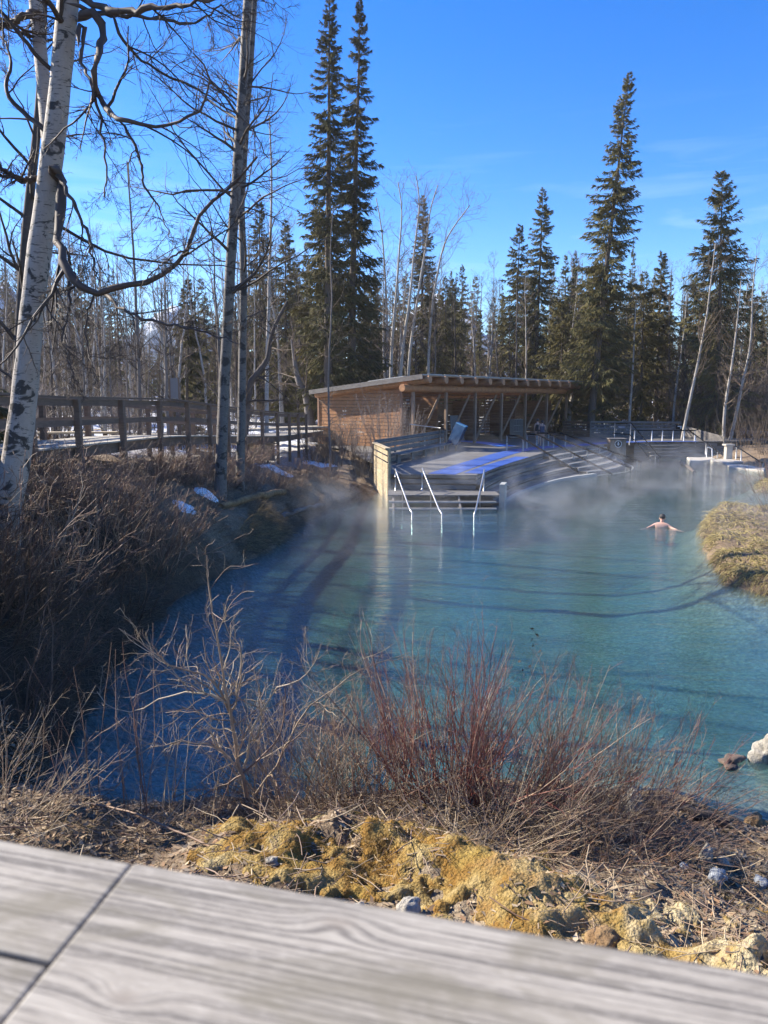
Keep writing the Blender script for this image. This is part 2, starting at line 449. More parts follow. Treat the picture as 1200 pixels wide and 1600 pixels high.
RIDGE = [(-1.2, 5.9), (-0.3, 5.75), (0.2, 5.6), (0.55, 5.2), (0.9, 4.85), (1.3, 4.6), (1.65, 4.35), (2.0, 3.95), (2.5, 3.6)]
def ridge_d(x, y):
    best = np.full(np.shape(x), 1e9)
    for (ax, ay), (bx, by) in zip(RIDGE[:-1], RIDGE[1:]):
        dx, dy = bx-ax, by-ay
        t = np.clip(((x-ax)*dx+(y-ay)*dy)/(dx*dx+dy*dy), 0, 1)
        best = np.minimum(best, np.hypot(x-ax-t*dx, y-ay-t*dy))
    return best
def smooth01(a): a = np.clip(a, 0, 1); return a*a*(3-2*a)
def ground_z(x, y, detail=True):
    shp = np.shape(x)
    x = np.asarray(x, float).ravel(); y = np.asarray(y, float).ravel()
    wob = 0.22*fbm(x, y, 1.1, 5, 3) + 0.10*fbm(x, y, 0.35, 9, 2)
    sd, sl, pl = pool_fields(x, y)
    sd = sd+np.where(np.abs(sd) < 3, wob, 0)
    up = pl*(1-np.exp(-sl*np.maximum(sd, 0)/pl))
    dn = -1.15*(1-np.exp(-0.75*np.maximum(-sd, 0)))
    dn = dn*(1-.62*smooth01((x-1)/3)*smooth01((12-y)/5))
    z = np.where(sd > 0, up, dn)
    far = smooth01((sd-2)/8)
    dist = np.hypot(x, y)
    left = smooth01((-2-x)/14)
    z += far*left*0.028*np.clip(y-22, 0, 140)
    z += far*(1-left)*0.018*np.clip(y-66, 0, 140)
    z += far*0.9*fbm(x, y, 14, 3, 3)*smooth01((dist-35)/30)
    if detail:
        land = smooth01(sd/0.6+0.2)
        z += land*(0.22*fbm(x, y, 0.9, 21, 4)+0.10*fbm(x, y, 2.8, 33, 3))
        z += np.where(sd < 0, 0.06*fbm(x, y, 0.6, 41, 3), 0)
        nr = smooth01((9.0-y)/1.5)*land
        z += nr*(0.075*fbm(x, y, 0.24, 61, 3)+0.05*np.abs(fbm(x, y, 0.12, 67, 2))-0.01)
        rbk = smooth01((x-7)/1.0)*smooth01((y-13)/2)*smooth01((30-y)/2)*smooth01(sd/.5)
        z += rbk*(.35*fbm(x, y, 2.6, 81, 3)+.25*fbm(x, y, .8, 85, 3))
        rd = ridge_d(x, y)
        z += (0.30+0.16*smooth01((x-.5)/1.0))*np.exp(-(rd/0.33)**2)*(0.75+0.9*fbm(x, y, 0.4, 51, 3))
    z = np.where((sd > 0.05) & (z < 0.03), 0.03, z)
    return z.reshape(shp) if shp else float(z[0])
def gz(x, y): return float(ground_z(np.array([x]), np.array([y]))[0])

def axis(segs):
    out = []
    for a, b, st in segs: out += list(np.arange(a, b, st))
    return np.array(sorted(set(np.round(out+[segs[-1][1]], 4))))
gx = axis([(-1400, -600, 200), (-600, -120, 40), (-120, -40, 6), (-40, -10, .8), (-10, -5, .2), (-5, -3.4, .06), (-3.4, 4.2, .03), (4.2, 5, .06), (5, 13, .2), (13, 30, .6), (30, 100, 5), (100, 600, 40), (600, 1400, 200)])
gy = axis([(-600, -60, 60), (-60, -6, 4), (-6, 1.5, .6), (1.5, 2.4, .1), (2.4, 7.9, .03), (7.9, 9.5, .08), (9.5, 16, .16), (16, 32, .28), (32, 66, .7), (66, 140, 3), (140, 600, 30), (600, 1400, 200)])
GX, GY = np.meshgrid(gx, gy)
GZ = ground_z(GX, GY)
nx, ny = len(gx), len(gy)
V = np.stack([GX.ravel(), GY.ravel(), GZ.ravel()], axis=1)
ii = (np.arange(ny-1)[:, None]*nx+np.arange(nx-1)[None, :]).ravel()
F = np.stack([ii, ii+1, ii+nx+1, ii+nx], axis=1)

def ground_mat():
    m, nt, b, o = mat('forest_floor')
    wp = worldpos(nt)
    geo = nt.nodes.new('ShaderNodeNewGeometry')
    sep = nt.nodes.new('ShaderNodeSeparateXYZ'); nt.links.new(geo.outputs['Position'], sep.inputs[0])
    n1 = noise(nt, wp, 1.3, 6, 0.65); n2 = noise(nt, wp, 14, 5, 0.7); n3 = noise(nt, wp, 55, 3, 0.7)
    soil = mixc(nt, ramp(nt, n2, [(0.3, 0.0), (0.7, 1.0)]), (0.075, 0.052, 0.036), (0.30, 0.215, 0.135))
    soil = mixc(nt, ramp(nt, n3, [(0.45, 0.0), (0.72, 0.8)]), soil, (0.46, 0.36, 0.24))
    soil = mixc(nt, ramp(nt, n1, [(0.4, 0.0), (0.65, 0.7)]), soil, mixc(nt, 0.6, soil, (0.05, 0.035, 0.026)))
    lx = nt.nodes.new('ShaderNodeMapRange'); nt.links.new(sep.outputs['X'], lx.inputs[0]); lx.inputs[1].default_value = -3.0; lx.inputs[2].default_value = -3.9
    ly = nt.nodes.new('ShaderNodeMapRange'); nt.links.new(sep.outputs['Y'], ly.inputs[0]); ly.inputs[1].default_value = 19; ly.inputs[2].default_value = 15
    soil = mixc(nt, math_(nt, 'MULTIPLY', lx.outputs[0], ly.outputs[0]), soil, mixc(nt, .75, soil, (.022, .015, .011)))  # left bank soil darkened: the shade there is put into its colour
    # travertine grit near the rail
    trav = mixc(nt, ramp(nt, n3, [(0.35, 0.0), (0.65, 1.0)]), (0.28, 0.22, 0.14), (0.60, 0.51, 0.36))
    near = math_(nt, 'MULTIPLY', ramp(nt, sep.outputs['Y'], [(0.0, 1.0), (1.0, 0.0)]), 1.0)
    mr = nt.nodes.new('ShaderNodeMapRange'); nt.links.new(sep.outputs['Y'], mr.inputs[0])
    mr.inputs[1].default_value = 6.2; mr.inputs[2].default_value = 4.6
    mx = nt.nodes.new('ShaderNodeMapRange'); nt.links.new(sep.outputs['X'], mx.inputs[0])
    mx.inputs[1].default_value = -0.6; mx.inputs[2].default_value = 1.2
    tf = math_(nt, 'MULTIPLY', math_(nt, 'MULTIPLY', mr.outputs[0], mx.outputs[0]), ramp(nt, n1, [(0.4, 0.25), (0.55, 1.0)]))
    soil = mixc(nt, tf, soil, trav)
    # old snow lying in patches in the woods
    far = nt.nodes.new('ShaderNodeMapRange'); nt.links.new(sep.outputs['Y'], far.inputs[0])
    far.inputs[1].default_value = 24; far.inputs[2].default_value = 44
    lf = nt.nodes.new('ShaderNodeMapRange'); nt.links.new(sep.outputs['X'], lf.inputs[0])
    lf.inputs[1].default_value = -3.5; lf.inputs[2].default_value = -6.5
    rt = nt.nodes.new('ShaderNodeMapRange'); nt.links.new(sep.outputs['Y'], rt.inputs[0])
    rt.inputs[1].default_value = 62; rt.inputs[2].default_value = 72
    n4 = noise(nt, wp, 0.22, 5, 0.65)
    sn = math_(nt, 'MULTIPLY', math_(nt, 'MAXIMUM', math_(nt, 'MULTIPLY', far.outputs[0], lf.outputs[0]), rt.outputs[0]), ramp(nt, n4, [(0.43, 0.0), (0.47, 1.0)]))
    col = mixc(nt, sn, soil, (0.80, 0.82, 0.85))
    # pool bed: pale blue-green marl with pebbles
    v = nt.nodes.new('ShaderNodeTexVoronoi'); v.inputs['Scale'].default_value = 9; nt.links.new(wp, v.inputs['Vector'])
    bed = mixc(nt, ramp(nt, n2, [(0.3, 0.0), (0.7, 1.0)]), (0.10, 0.13, 0.11), (0.48, 0.52, 0.45))
    bed = mixc(nt, ramp(nt, v.outputs['Distance'], [(0.12, 0.6), (0.5, 0.0)]), bed, (0.60, 0.62, 0.55))
    bed = mixc(nt, ramp(nt, noise(nt, wp, 0.35, 4, 0.6), [(0.5, 0.0), (0.68, 0.55)]), bed, (0.06, 0.085, 0.07))
    zf = nt.nodes.new('ShaderNodeMapRange'); nt.links.new(sep.outputs['Z'], zf.inputs[0])
    zf.inputs[1].default_value = 0.02; zf.inputs[2].default_value = -0.10
    col = mixc(nt, zf.outputs[0], col, bed)
    nt.links.new(col, b.inputs['Base Color'])
    b.inputs['Roughness'].default_value = 0.95
    b.inputs['Specular IOR Level'].default_value = 0.2
    bump(nt, b, math_(nt, 'ADD', n2, math_(nt, 'MULTIPLY', n3, 0.6)), 0.9, 0.05)
    return m
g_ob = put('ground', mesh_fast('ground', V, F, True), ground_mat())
tag(g_ob, kind='structure')

# the air between here and the far woods
def add_haze(density):
    mb = MB(); mb.hexa([(-1500, -700, -4), (1500, -700, -4), (1500, 1500, -4), (-1500, 1500, -4), (-1500, -700, 42), (1500, -700, 42), (1500, 1500, 42), (-1500, 1500, 42)])
    m = bpy.data.materials.new('haze'); m.use_nodes = True; nt = m.node_tree
    for n in list(nt.nodes): nt.nodes.remove(n)
    o = nt.nodes.new('ShaderNodeOutputMaterial'); v = nt.nodes.new('ShaderNodeVolumePrincipled')
    v.inputs['Color'].default_value = (.97, .97, .97, 1); v.inputs['Density'].default_value = density; v.inputs['Anisotropy'].default_value = .2
    nt.links.new(v.outputs[0], o.inputs['Volume'])
    ob = mb.build('haze', m); tag(ob, 'thin pale haze hanging in the air of the whole valley', 'haze', None, 'stuff')
add_haze(HAZE)

# mountains far off
def ridge_mesh(cx, cy, w, h, seed, depth):
    xs = np.linspace(-w, w, 90); ys = np.linspace(0, depth, 40)
    X, Y = np.meshgrid(xs, ys)
    prof = np.exp(-(X/(w*0.55))**2)
    Z = h*prof*np.sin(pi*np.clip(Y/depth, 0, 1))**0.8*(0.75+0.75*fbm(X, Y, w*0.55, seed, 5)) + h*0.25*fbm(X, Y, w*0.16, seed+3, 4)*prof - 20
    VV = np.stack([X.ravel()+cx, Y.ravel()+cy, Z.ravel()], 1)
    k = (np.arange(39)[:, None]*90+np.arange(89)[None, :]).ravel()
    return VV, np.stack([k, k+1, k+91, k+90], 1)
m, nt, b, o = mat('hazed_mountain_forest_and_snow')
n = noise(nt, worldpos(nt), 0.004, 7, 0.7)
sep = nt.nodes.new('ShaderNodeSeparateXYZ'); nt.links.new(worldpos(nt), sep.inputs[0])
hi = nt.nodes.new('ShaderNodeMapRange'); nt.links.new(sep.outputs['Z'], hi.inputs[0])
hi.inputs[1].default_value = 550; hi.inputs[2].default_value = 1000
c = mixc(nt, ramp(nt, math_(nt, 'ADD', n, math_(nt, 'MULTIPLY', hi.outputs[0], 0.28)), [(0.64, 0.0), (0.74, 1.0)]), (0.09, 0.14, 0.22), (0.62, 0.66, 0.72))  # blue of the distant air is painted into the forest colour
nt.links.new(c, b.inputs['Base Color']); b.inputs['Roughness'].default_value = 1.0
M['mountain'] = m
for (cx, cyy, w, h, sd_, dp) in [(-2300, 7200, 2600, 1330, 3, 3800), (700, 8600, 2600, 1250, 11, 3800), (-5200, 8200, 2600, 1500, 23, 3800)]:
    VV, FF = ridge_mesh(cx, cyy, w, h, sd_, dp)
    tag(put('hills', mesh_fast('hills', VV, FF, True), M['mountain']), kind='structure')

# ------------------------------------------------------------------ water
def water_mat():
    m, nt, b, o = mat('hot_spring_water')
    nt.nodes.remove(b)
    wp1 = worldpos(nt, (0.45, 2.6, 1)); wp2 = worldpos(nt, (.6, 2.1, 1))
    big = noise(nt, wp1, 0.9, 3, 0.5, 0.6); fine = noise(nt, wp2, 5.5, 3, 0.6, 0.4); finer = noise(nt, wp2, 16, 2, 0.5)
    patch = ramp(nt, noise(nt, worldpos(nt, (0.5, 1, 1)), 0.25, 3), [(0.35, 0.35), (0.65, 1.0)])
    h = math_(nt, 'ADD', math_(nt, 'MULTIPLY', big, 0.5), math_(nt, 'MULTIPLY', math_(nt, 'MULTIPLY', fine, 0.32), patch))
    h = math_(nt, 'ADD', h, math_(nt, 'MULTIPLY', finer, 0.11))
    bp = nt.nodes.new('ShaderNodeBump'); bp.inputs['Strength'].default_value = 0.5; bp.inputs['Distance'].default_value = 0.09
    nt.links.new(h, bp.inputs['Height'])
    gl = nt.nodes.new('ShaderNodeBsdfGlossy'); gl.inputs['Roughness'].default_value = 0.06
    gl.inputs['Color'].default_value = (1, 1, 1, 1)
    tr = nt.nodes.new('ShaderNodeBsdfTransparent')
    # the water is clearer and paler over the shallow near shore, milky teal elsewhere
    tr.inputs['Color'].default_value = (0.95, 0.97, 0.97, 1)
    df = nt.nodes.new('ShaderNodeBsdfDiffuse'); df.inputs['Color'].default_value = (0.05, 0.115, 0.125, 1)
    mx0 = nt.nodes.new('ShaderNodeMixShader'); mx0.inputs[0].default_value = 0.30
    nt.links.new(tr.outputs[0], mx0.inputs[1]); nt.links.new(df.outputs[0], mx0.inputs[2])
    # Schlick reflectance from either side, so that the sun reaches the bed
    geo = nt.nodes.new('ShaderNodeNewGeometry')
    dt = nt.nodes.new('ShaderNodeVectorMath'); dt.operation = 'DOT_PRODUCT'
    nt.links.new(bp.outputs[0], dt.inputs[0]); nt.links.new(geo.outputs['Incoming'], dt.inputs[1])
    om = math_(nt, 'SUBTRACT', 1.0, math_(nt, 'MINIMUM', math_(nt, 'ABSOLUTE', dt.outputs['Value']), 1.0))
    fres = math_(nt, 'ADD', 0.02, math_(nt, 'MULTIPLY', math_(nt, 'POWER', om, 5.0), 0.98))
    nt.links.new(bp.outputs[0], gl.inputs['Normal'])
    mx = nt.nodes.new('ShaderNodeMixShader')
    nt.links.new(fres, mx.inputs[0]); nt.links.new(mx0.outputs[0], mx.inputs[1]); nt.links.new(gl.outputs[0], mx.inputs[2])
    nt.links.new(mx.outputs[0], o.inputs['Surface'])
    va = nt.nodes.new('ShaderNodeVolumeAbsorption'); va.inputs['Color'].default_value = (0.43, 0.71, 0.69, 1); va.inputs['Density'].default_value = WATER_ABS
    nt.links.new(va.outputs[0], o.inputs['Volume'])
    return m
wb = MB(); wb.prism([(-7, -6), (40, -6), (40, 66), (-7, 66)], -1.7, 0)
water = wb.build('pool_water', water_mat()); tag(water, kind='structure')


# ------------------------------------------------------------------ near handrail of the viewing boardwalk
RZ = 3.70
e0, e1 = onz(0, 1310, RZ), onz(1200, 1522, RZ)
ej0, ej1 = onz(215, 1338, RZ), onz(0, 1600, RZ)
ex = (e1-e0)/np.linalg.norm(e1-e0); ang_r = atan2(ex[1], ex[0])
def rail_mat():
    m, nt, b, o = mat('weathered_handrail_plank')
    t = nt.nodes.new('ShaderNodeTexCoord'); sep = nt.nodes.new('ShaderNodeSeparateXYZ'); nt.links.new(t.outputs['Object'], sep.inputs[0])
    X, Y = sep.outputs['X'], sep.outputs['Y']
    yy = Y; dark = None
    # knots push the grain aside
    for kx, ky, s, a in KNOTS:
        dx = math_(nt, 'DIVIDE', math_(nt, 'SUBTRACT', X, kx), s*1.8); dy = math_(nt, 'DIVIDE', math_(nt, 'SUBTRACT', Y, ky), s)
        r2 = math_(nt, 'ADD', math_(nt, 'MULTIPLY', dx, dx), math_(nt, 'MULTIPLY', dy, dy))
        g = math_(nt, 'EXPONENT', math_(nt, 'MULTIPLY', r2, -1.0))
        yy = math_(nt, 'ADD', yy, math_(nt, 'MULTIPLY', g, a))
        k = math_(nt, 'EXPONENT', math_(nt, 'MULTIPLY', r2, -5.0))
        dark = k if dark is None else math_(nt, 'ADD', dark, k)
    cmb = nt.nodes.new('ShaderNodeCombineXYZ')
    nt.links.new(math_(nt, 'MULTIPLY', X, 3.0), cmb.inputs[0]); nt.links.new(math_(nt, 'MULTIPLY', yy, 260.0), cmb.inputs[1])
    nt.links.new(math_(nt, 'MULTIPLY', island(nt), 30.0), cmb.inputs[2])
    g1 = noise(nt, cmb.outputs[0], 1.0, 4, 0.55, 0.25)
    cm2 = nt.nodes.new('ShaderNodeCombineXYZ')
    nt.links.new(math_(nt, 'MULTIPLY', X, 7), cm2.inputs[0]); nt.links.new(math_(nt, 'MULTIPLY', yy, 34.0), cm2.inputs[1])
    g2 = noise(nt, cm2.outputs[0], 1.0, 4, 0.6, 0.6)
    g3 = noise(nt, coord(nt, 'Object', (60, 420, 60)), 1.0, 3, 0.7)
    base = mixc(nt, ramp(nt, g2, [(0.3, 0.0), (0.7, 1.0)]), (0.235, 0.214, 0.182), (0.37, 0.342, 0.295))
    c = mixc(nt, ramp(nt, g1, [(0.44, 0.9), (0.55, 0.0)]), base, (0.12, 0.11, 0.10))
    c = mixc(nt, ramp(nt, g3, [(0.5, 0.0), (0.72, 0.5)]), c, (0.47, 0.44, 0.385))
    st = noise(nt, coord(nt, 'Object', (7, 14, 7)), 1.0, 4, 0.6, 0.8)
    c = mixc(nt, ramp(nt, st, [(0.50, 0.0), (0.66, 0.7)]), c, (0.16, 0.145, 0.11))
    c = mixc(nt, math_(nt, 'MULTIPLY', dark, 0.55), c, (0.20, 0.17, 0.14))
    nt.links.new(c, b.inputs['Base Color']); b.inputs['Roughness'].default_value = 0.85
    b.inputs['Specular IOR Level'].default_value = 0.25
    bump(nt, b, math_(nt, 'ADD', g1, math_(nt, 'MULTIPLY', g3, 0.4)), 0.6, 0.0015)
    return m
org = e0.copy(); org[2] = RZ
def rl(p): # world -> rail local
    d = np.array(p)-org
    return np.array([d[0]*cos(ang_r)+d[1]*sin(ang_r), -d[0]*sin(ang_r)+d[1]*cos(ang_r), d[2]])
KNOTS = [(rl(onz(520, 1460, RZ))[0], rl(onz(520, 1440, RZ))[1], 0.016, -0.016), (rl(onz(200, 1550, RZ))[0], rl(onz(200, 1560, RZ))[1], 0.014, 0.014), (0.9, -0.1, 0.014, 0.01)]
M['rail'] = rail_mat()
handrail = thing('handrail', (org[0], org[1], RZ-1.1), 'weathered grey plank handrail in the foreground, running across in front of the lookout', 'railing', None, ang_r)
ja, jb = rl(ej0), rl(ej1)
slope = (jb[0]-ja[0])/(jb[1]-ja[1])
WD = 0.29; GAP = 0.0007
def jx(y): return ja[0]+slope*(y-ja[1])
rb = MB(); z0, z1 = 1.1-0.042, 1.1
# right-hand plank, and to the left of the mitred joint two narrower planks
rb.prism([(jx(0)+GAP, 0), (jx(-WD)+GAP, -WD), (3.2, -WD), (3.2, 0)], z0, z1)
ys = rl(onz(40, 1495, RZ))[1]
rb.prism([(jx(0)-GAP, 0), (-2.6, 0), (-2.6, ys+.0015), (jx(ys)-GAP, ys+.0015)], z0, z1-0.0008)
rb.prism([(jx(ys)-GAP, ys-.0015), (-2.6, ys-.0015), (-2.6, -WD), (jx(-WD)-GAP, -WD)], z0, z1-0.0014)
rb.build('top_plank', M['rail'], handrail, bevel=0.003)
for k, px in enumerate((-2.2, -0.02, 2.3)):
    p = MB(); p.box((px, -0.13, 0.53-0.6), .09, .09, 2.25); p.build('post', M['grey_wood'], handrail)
for zz in (0.72, 0.38):
    p = MB(); p.box((0.3, -0.065, zz), 5.6, .038, .14); p.build('side_rail', M['grey_wood'], handrail)
lookout = thing('lookout_boardwalk', (org[0], org[1]-1.0, RZ-1.1), 'grey plank lookout deck under the photographer, behind the near handrail', 'boardwalk', None, ang_r)
p = MB()
for k in range(9): p.box((0.3, 0.86-0.145*k*1.6+0.05, -0.02), 5.8, .225, .04)
p.build('deck_planks', M['grey_wood'], lookout)

# ------------------------------------------------------------------ change-house shelter
UA = atan2(.788, .616)
T0 = np.array([4.15, 52.0]); u2 = np.array([cos(UA), sin(UA)]); n2 = np.array([-sin(UA), cos(UA)])
DZ = 1.10
def sh(x, y, z=0): return np.array([T0[0]+u2[0]*x+n2[0]*y, T0[1]+u2[1]*x+n2[1]*y, DZ+z])
shelter = thing('shelter', (T0[0], T0[1], DZ), 'open-fronted cedar changing shelter with log rafters and grey sloping roof beside the pool', 'shelter', None, UA)
RY0, RY1, RZF, RZB = -1.25, 8.3, 4.52, 3.62
RX0, RX1 = -4.4, 20.3
def rz(y): return RZF+(RZB-RZF)*(y-RY0)/(RY1-RY0)
post_x = [-3.75+3.75*k for k in range(7)]
for k, x in enumerate(post_x):
    p = MB(); p.box((x, 0.0, 1.78), .17, .17, 3.56); p.build('post', M['post'], shelter)
    if k > 0:
        p = MB(); p.beam((x-0.15, 0.35, 3.45), (x-1.25, 1.5, 0.02), .12, .14); p.build('brace', M['post'], shelter)
# front log beam
p = MB(); p.tube([(-5.0, -.05, 3.78), (2, -.05, 3.77), (9, -.05, 3.78), (19.4, -.05, 3.78)], [.23, .24, .22, .21], 12); p.build('log_beam', M['log'], shelter, smooth=False)
for k in range(14):
    x = -4.1+1.83*k
    p = MB(); p.tube([(x, RY0-.28, rz(RY0)-.22), (x, 3.5, rz(3.5)-.24), (x, RY1-.3, rz(RY1)-.24)], [.235, .225, .21], 10); p.build('rafter', M['log'], shelter)
# roof: boards underneath, grey sheet on top, with an open slot that lets the sun in
SL0, SL1, SLy0, SLy1 = -2.6, 2.0, 1.6, 4.6
def slab(mb, x0, x1, y0, y1, dz0, dz1):
    mb.hexa([(x0, y0, rz(y0)+dz0), (x1, y0, rz(y0)+dz0), (x1, y1, rz(y1)+dz0), (x0, y1, rz(y1)+dz0), (x0, y0, rz(y0)+dz1), (x1, y0, rz(y0)+dz1), (x1, y1, rz(y1)+dz1), (x0, y1, rz(y1)+dz1)])
so, tp = MB(), MB()
nb = 28
for k in range(nb):
    y0 = RY0+(RY1-RY0)*k/nb; y1 = RY0+(RY1-RY0)*(k+1)/nb-0.006
    if y1 > SLy0 and y0 < SLy1:
        slab(so, RX0, SL0, y0, y1, -.03, .015); slab(so, SL1, RX1, y0, y1, -.03, .015)
    else: slab(so, RX0, RX1, y0, y1, -.03, .015)
for (x0, x1, y0, y1) in ((RX0-.08, RX1+.06, RY0+.02, SLy0), (RX0-.08, RX1+.06, SLy1, RY1+.06), (RX0-.08, SL0, SLy0, SLy1), (SL1, RX1+.06, SLy0, SLy1)):
    slab(tp, x0, x1, y0, y1, .02, .10)
roof = so.build('roof', M['log'], shelter)
tp.build('roofing', M['roof'], roof)
f = MB(); f.beam((RX0-.1, RY0, rz(RY0)-.05), (RX0-.1, RY1, rz(RY1)-.05), .05, .30); f.build('fascia', M['grey_wood'], roof)
f = MB()
for k in range(13):
    x = -4.1+1.83*k
    f.box((x+.92, RY0+.0, rz(RY0)+.10), 1.5, .10, .05)
f.build('roof_edge_strip', M['white_metal'], roof)
sk = MB()
for (x0, y0, x1, y1) in ((SL0, SLy0, SL1, SLy0), (SL1, SLy0, SL1, SLy1), (SL1, SLy1, SL0, SLy1), (SL0, SLy1, SL0, SLy0)):
    sk.beam((x0, y0, rz(y0)+.22), (x1, y1, rz(y1)+.22), .08, .25)
sk.build('skylight_kerb', M['white_metal'], roof)
# boarded walls
def boarded(name, m, a, b_, z0, z1, bh, gap, parent, thick=.03, topfn=None):
    mb = MB(); z = z0
    a, b_ = np.array(a, float), np.array(b_, float)
    while z < z1-0.03:
        h = min(bh, z1-z)
        pa, pb = np.array([a[0], a[1], z+h/2]), np.array([b_[0], b_[1], z+h/2])
        if topfn is not None:      # sloping top: shorten boards at the low end
            pa = pa+(pb-pa)*0.0
            if z+h > topfn(pb[1]):
                ylim = None
                for s in np.linspace(1, 0, 41):
                    q = pa+(pb-pa)*s
                    if z+h <= topfn(q[1]): ylim = q; break
                if ylim is None: z += bh+gap; continue
                pb = ylim
        if np.linalg.norm(pb-pa) > .1: mb.beam(pa, pb, thick, h)
        z += bh+gap
    return mb.build(name, m, parent)
boarded('end_wall', M['cedar'], (-3.9, 0.9), (-3.9, 7.9), 0.02, 4.1, .20, .03, shelter, .04, lambda y: rz(y)-.25)
for q in ((-3.9, 7.95, 1.75, 3.5), (-3.9, 0.8, 1.95, 3.9)):
    p = MB(); p.box(q[:3], .16, .16, q[3]); p.build('corner_post', M['cedar_dark'], shelter)
boarded('back_wall', M['cedar_dark'], (-3.8, 3.9), (19.0, 3.9), 0.05, 2.75, .21, .022, shelter)
boarded('upper_slats', M['cedar_dark'], (-3.8, 3.9), (19.0, 3.9), 2.85, 3.6, .15, .09, shelter)
for x in (1.2, 6.8, 12.4, 18.9):
    boarded('partition', M['cedar'] if x < 2 else M['cedar_dark'], (x, 1.5), (x, 3.85), 0.05, 3.2 if x < 2 else 3.0, .20, .02, shelter)
for x in (-2, 1.3, 4.6, 8, 11.4, 14.8, 18.2):
    p = MB(); p.beam((x, 3.80, 3.3), (x-.9, 3.1, 0.02), .10, .12); p.build('wall_brace', M['cedar_dark'], shelter)
p = MB(); p.beam((-3.7, 3.6, 0.45), (19, 3.6, 0.45), .40, .06)
for x in np.arange(-3, 19, 2.2): p.box((x, 3.6, .21), .08, .3, .42)
p.build('wall_bench', M['grey_wood'], shelter)

# cubby shelf, standing in the shelter
c = sh(12.2, 1.2)
cub = thing('cubby_shelf', c, 'pale open cubby shelf for bags standing under the shelter, just left of the two people', 'shelf', None, UA)
p = MB()
for x in np.linspace(-.8, .8, 5): p.box((x, 0, .78), .03, .34, 1.5)
p.build('divider', M['white_metal'], cub)
p = MB()
for z in np.linspace(.06, 1.5, 4): p.box((0, 0, z), 1.66, .36, .03)
p.build('shelf', M['white_metal'], cub)
p = MB(); p.box((0, .19, .78), 1.66, .02, 1.5); p.build('back_panel', M['grey_wood'], cub)
# leaning panel inside
c = sh(5.4, 2.4)
lp = thing('leaning_panel', c, 'dark grey sheet panel leaning on a post inside the shelter', 'panel', None, UA)
p = MB(); p.hexa([(-.9, 0, .02), (.9, 0, .02), (.9, .05, .02), (-.9, .05, .02), (-.4, .5, 1.9), (.8, .5, 1.9), (.8, .55, 1.9), (-.4, .55, 1.9)]); p.build('sheet', M['sign_face'], lp)
p = MB(); p.beam((-.9, -.02, .03), (-.4, .48, 1.9), .05, .05); p.build('edge_trim', M['white_metal'], lp)

# ------------------------------------------------------------------ bathing deck, terraces and steps
def deck_mat():
    m, nt, b, o = mat('deck_planking')
    v = worldpos(nt)
    rot = nt.nodes.new('ShaderNodeMapping'); rot.inputs['Rotation'].default_value = (0, 0, R_(-20)); nt.links.new(v, rot.inputs[0])
    sep = nt.nodes.new('ShaderNodeSeparateXYZ'); nt.links.new(rot.outputs[0], sep.inputs[0])
    u = math_(nt, 'MULTIPLY', sep.outputs['Y'], 1/0.20)
    fr = math_(nt, 'FRACT', u); fl = math_(nt, 'FLOOR', u)
    wn_ = nt.nodes.new('ShaderNodeTexWhiteNoise'); wn_.noise_dimensions = '1D'; nt.links.new(fl, wn_.inputs['W'])
    c = mixc(nt, wn_.outputs[0], (0.10, 0.096, 0.09), (0.17, 0.162, 0.152))
    g = noise(nt, worldpos(nt, (1, 1, 1)), 3.0, 5, 0.6)
    c = mixc(nt, ramp(nt, g, [(0.35, 0.5), (0.6, 0.0)]), c, (0.09, 0.085, 0.08))
    c = mixc(nt, ramp(nt, fr, [(0.06, 1.0), (0.10, 0.0)]), c, (0.03, 0.028, 0.026))
    nt.links.new(c, b.inputs['Base Color']); b.inputs['Roughness'].default_value = 0.7
    return m
M['deck'] = deck_mat()
E = np.array([(3.75, 31.2), (4.6, 34.0), (5.9, 37.2), (7.4, 40.4), (8.8, 43.6), (10.2, 46.6), (12.2, 49.6), (14.0, 51.9), (15.3, 53.6)])
Wt = np.array([(4.75, 30.3), (5.7, 33.0), (7.2, 36.2), (8.9, 39.2), (10.9, 41.6), (13.6, 44.0), (15.2, 46.8), (15.9, 49.8), (16.0, 52.3)])
deck = thing('bathing_deck', (3.75, 31.2, 0), 'grey timber bathing deck with curved stepped edge at the far side of the pool', 'deck')
DO = (3.75, 31.2, 0)
def dense(P, k=6):
    """smooth curve through points"""
    P = np.array(P); out = []
    n = len(P)
    for i in range(n-1):
        p0, p1, p2, p3 = P[max(i-1, 0)], P[i], P[i+1], P[min(i+2, n-1)]
        for t in np.arange(k)/k:
            out.append(.5*((2*p1)+(-p0+p2)*t+(2*p0-5*p1+4*p2-p3)*t*t+(-p0+3*p1-3*p2+p3)*t**3))
    out.append(P[-1]); return np.array(out)
Ed, Wd = dense(E), dense(Wt)
left_in = [(0.15, 31.6), (-0.2, 35.8), (-1.2, 41), (-2.2, 48)]
back = [tuple(sh(-4.2, 8.2)[:2]), tuple(sh(20.2, 8.2)[:2])]
far_r = [(31.0, 61.5), (27.2, 58.4), (24.8, 57.4), (18.3, 56.4), (16.2, 54.95)]
poly = [tuple(p) for p in Ed]+[tuple(p) for p in far_r[::-1]]+back[::-1]+left_in[::-1]
p = MB(); p.prism(poly, DZ-.06, DZ); p.build('deck_floor', M['deck'], deck, DO)
def skirt(mb, pts, z0, z1, bh=.17, gap=.03, thick=.04):
    """horizontal boards following a curve"""
    z = z0
    while z < z1-.04:
        h = min(bh, z1-z)
        for a, b_ in zip(pts[:-1], pts[1:]):
            mb.beam((a[0], a[1], z+h/2), (b_[0], b_[1], z+h/2), thick, h)
        z += bh+gap
def lerp2(f, A=Ed, B=Wd): return A+(B-A)*f
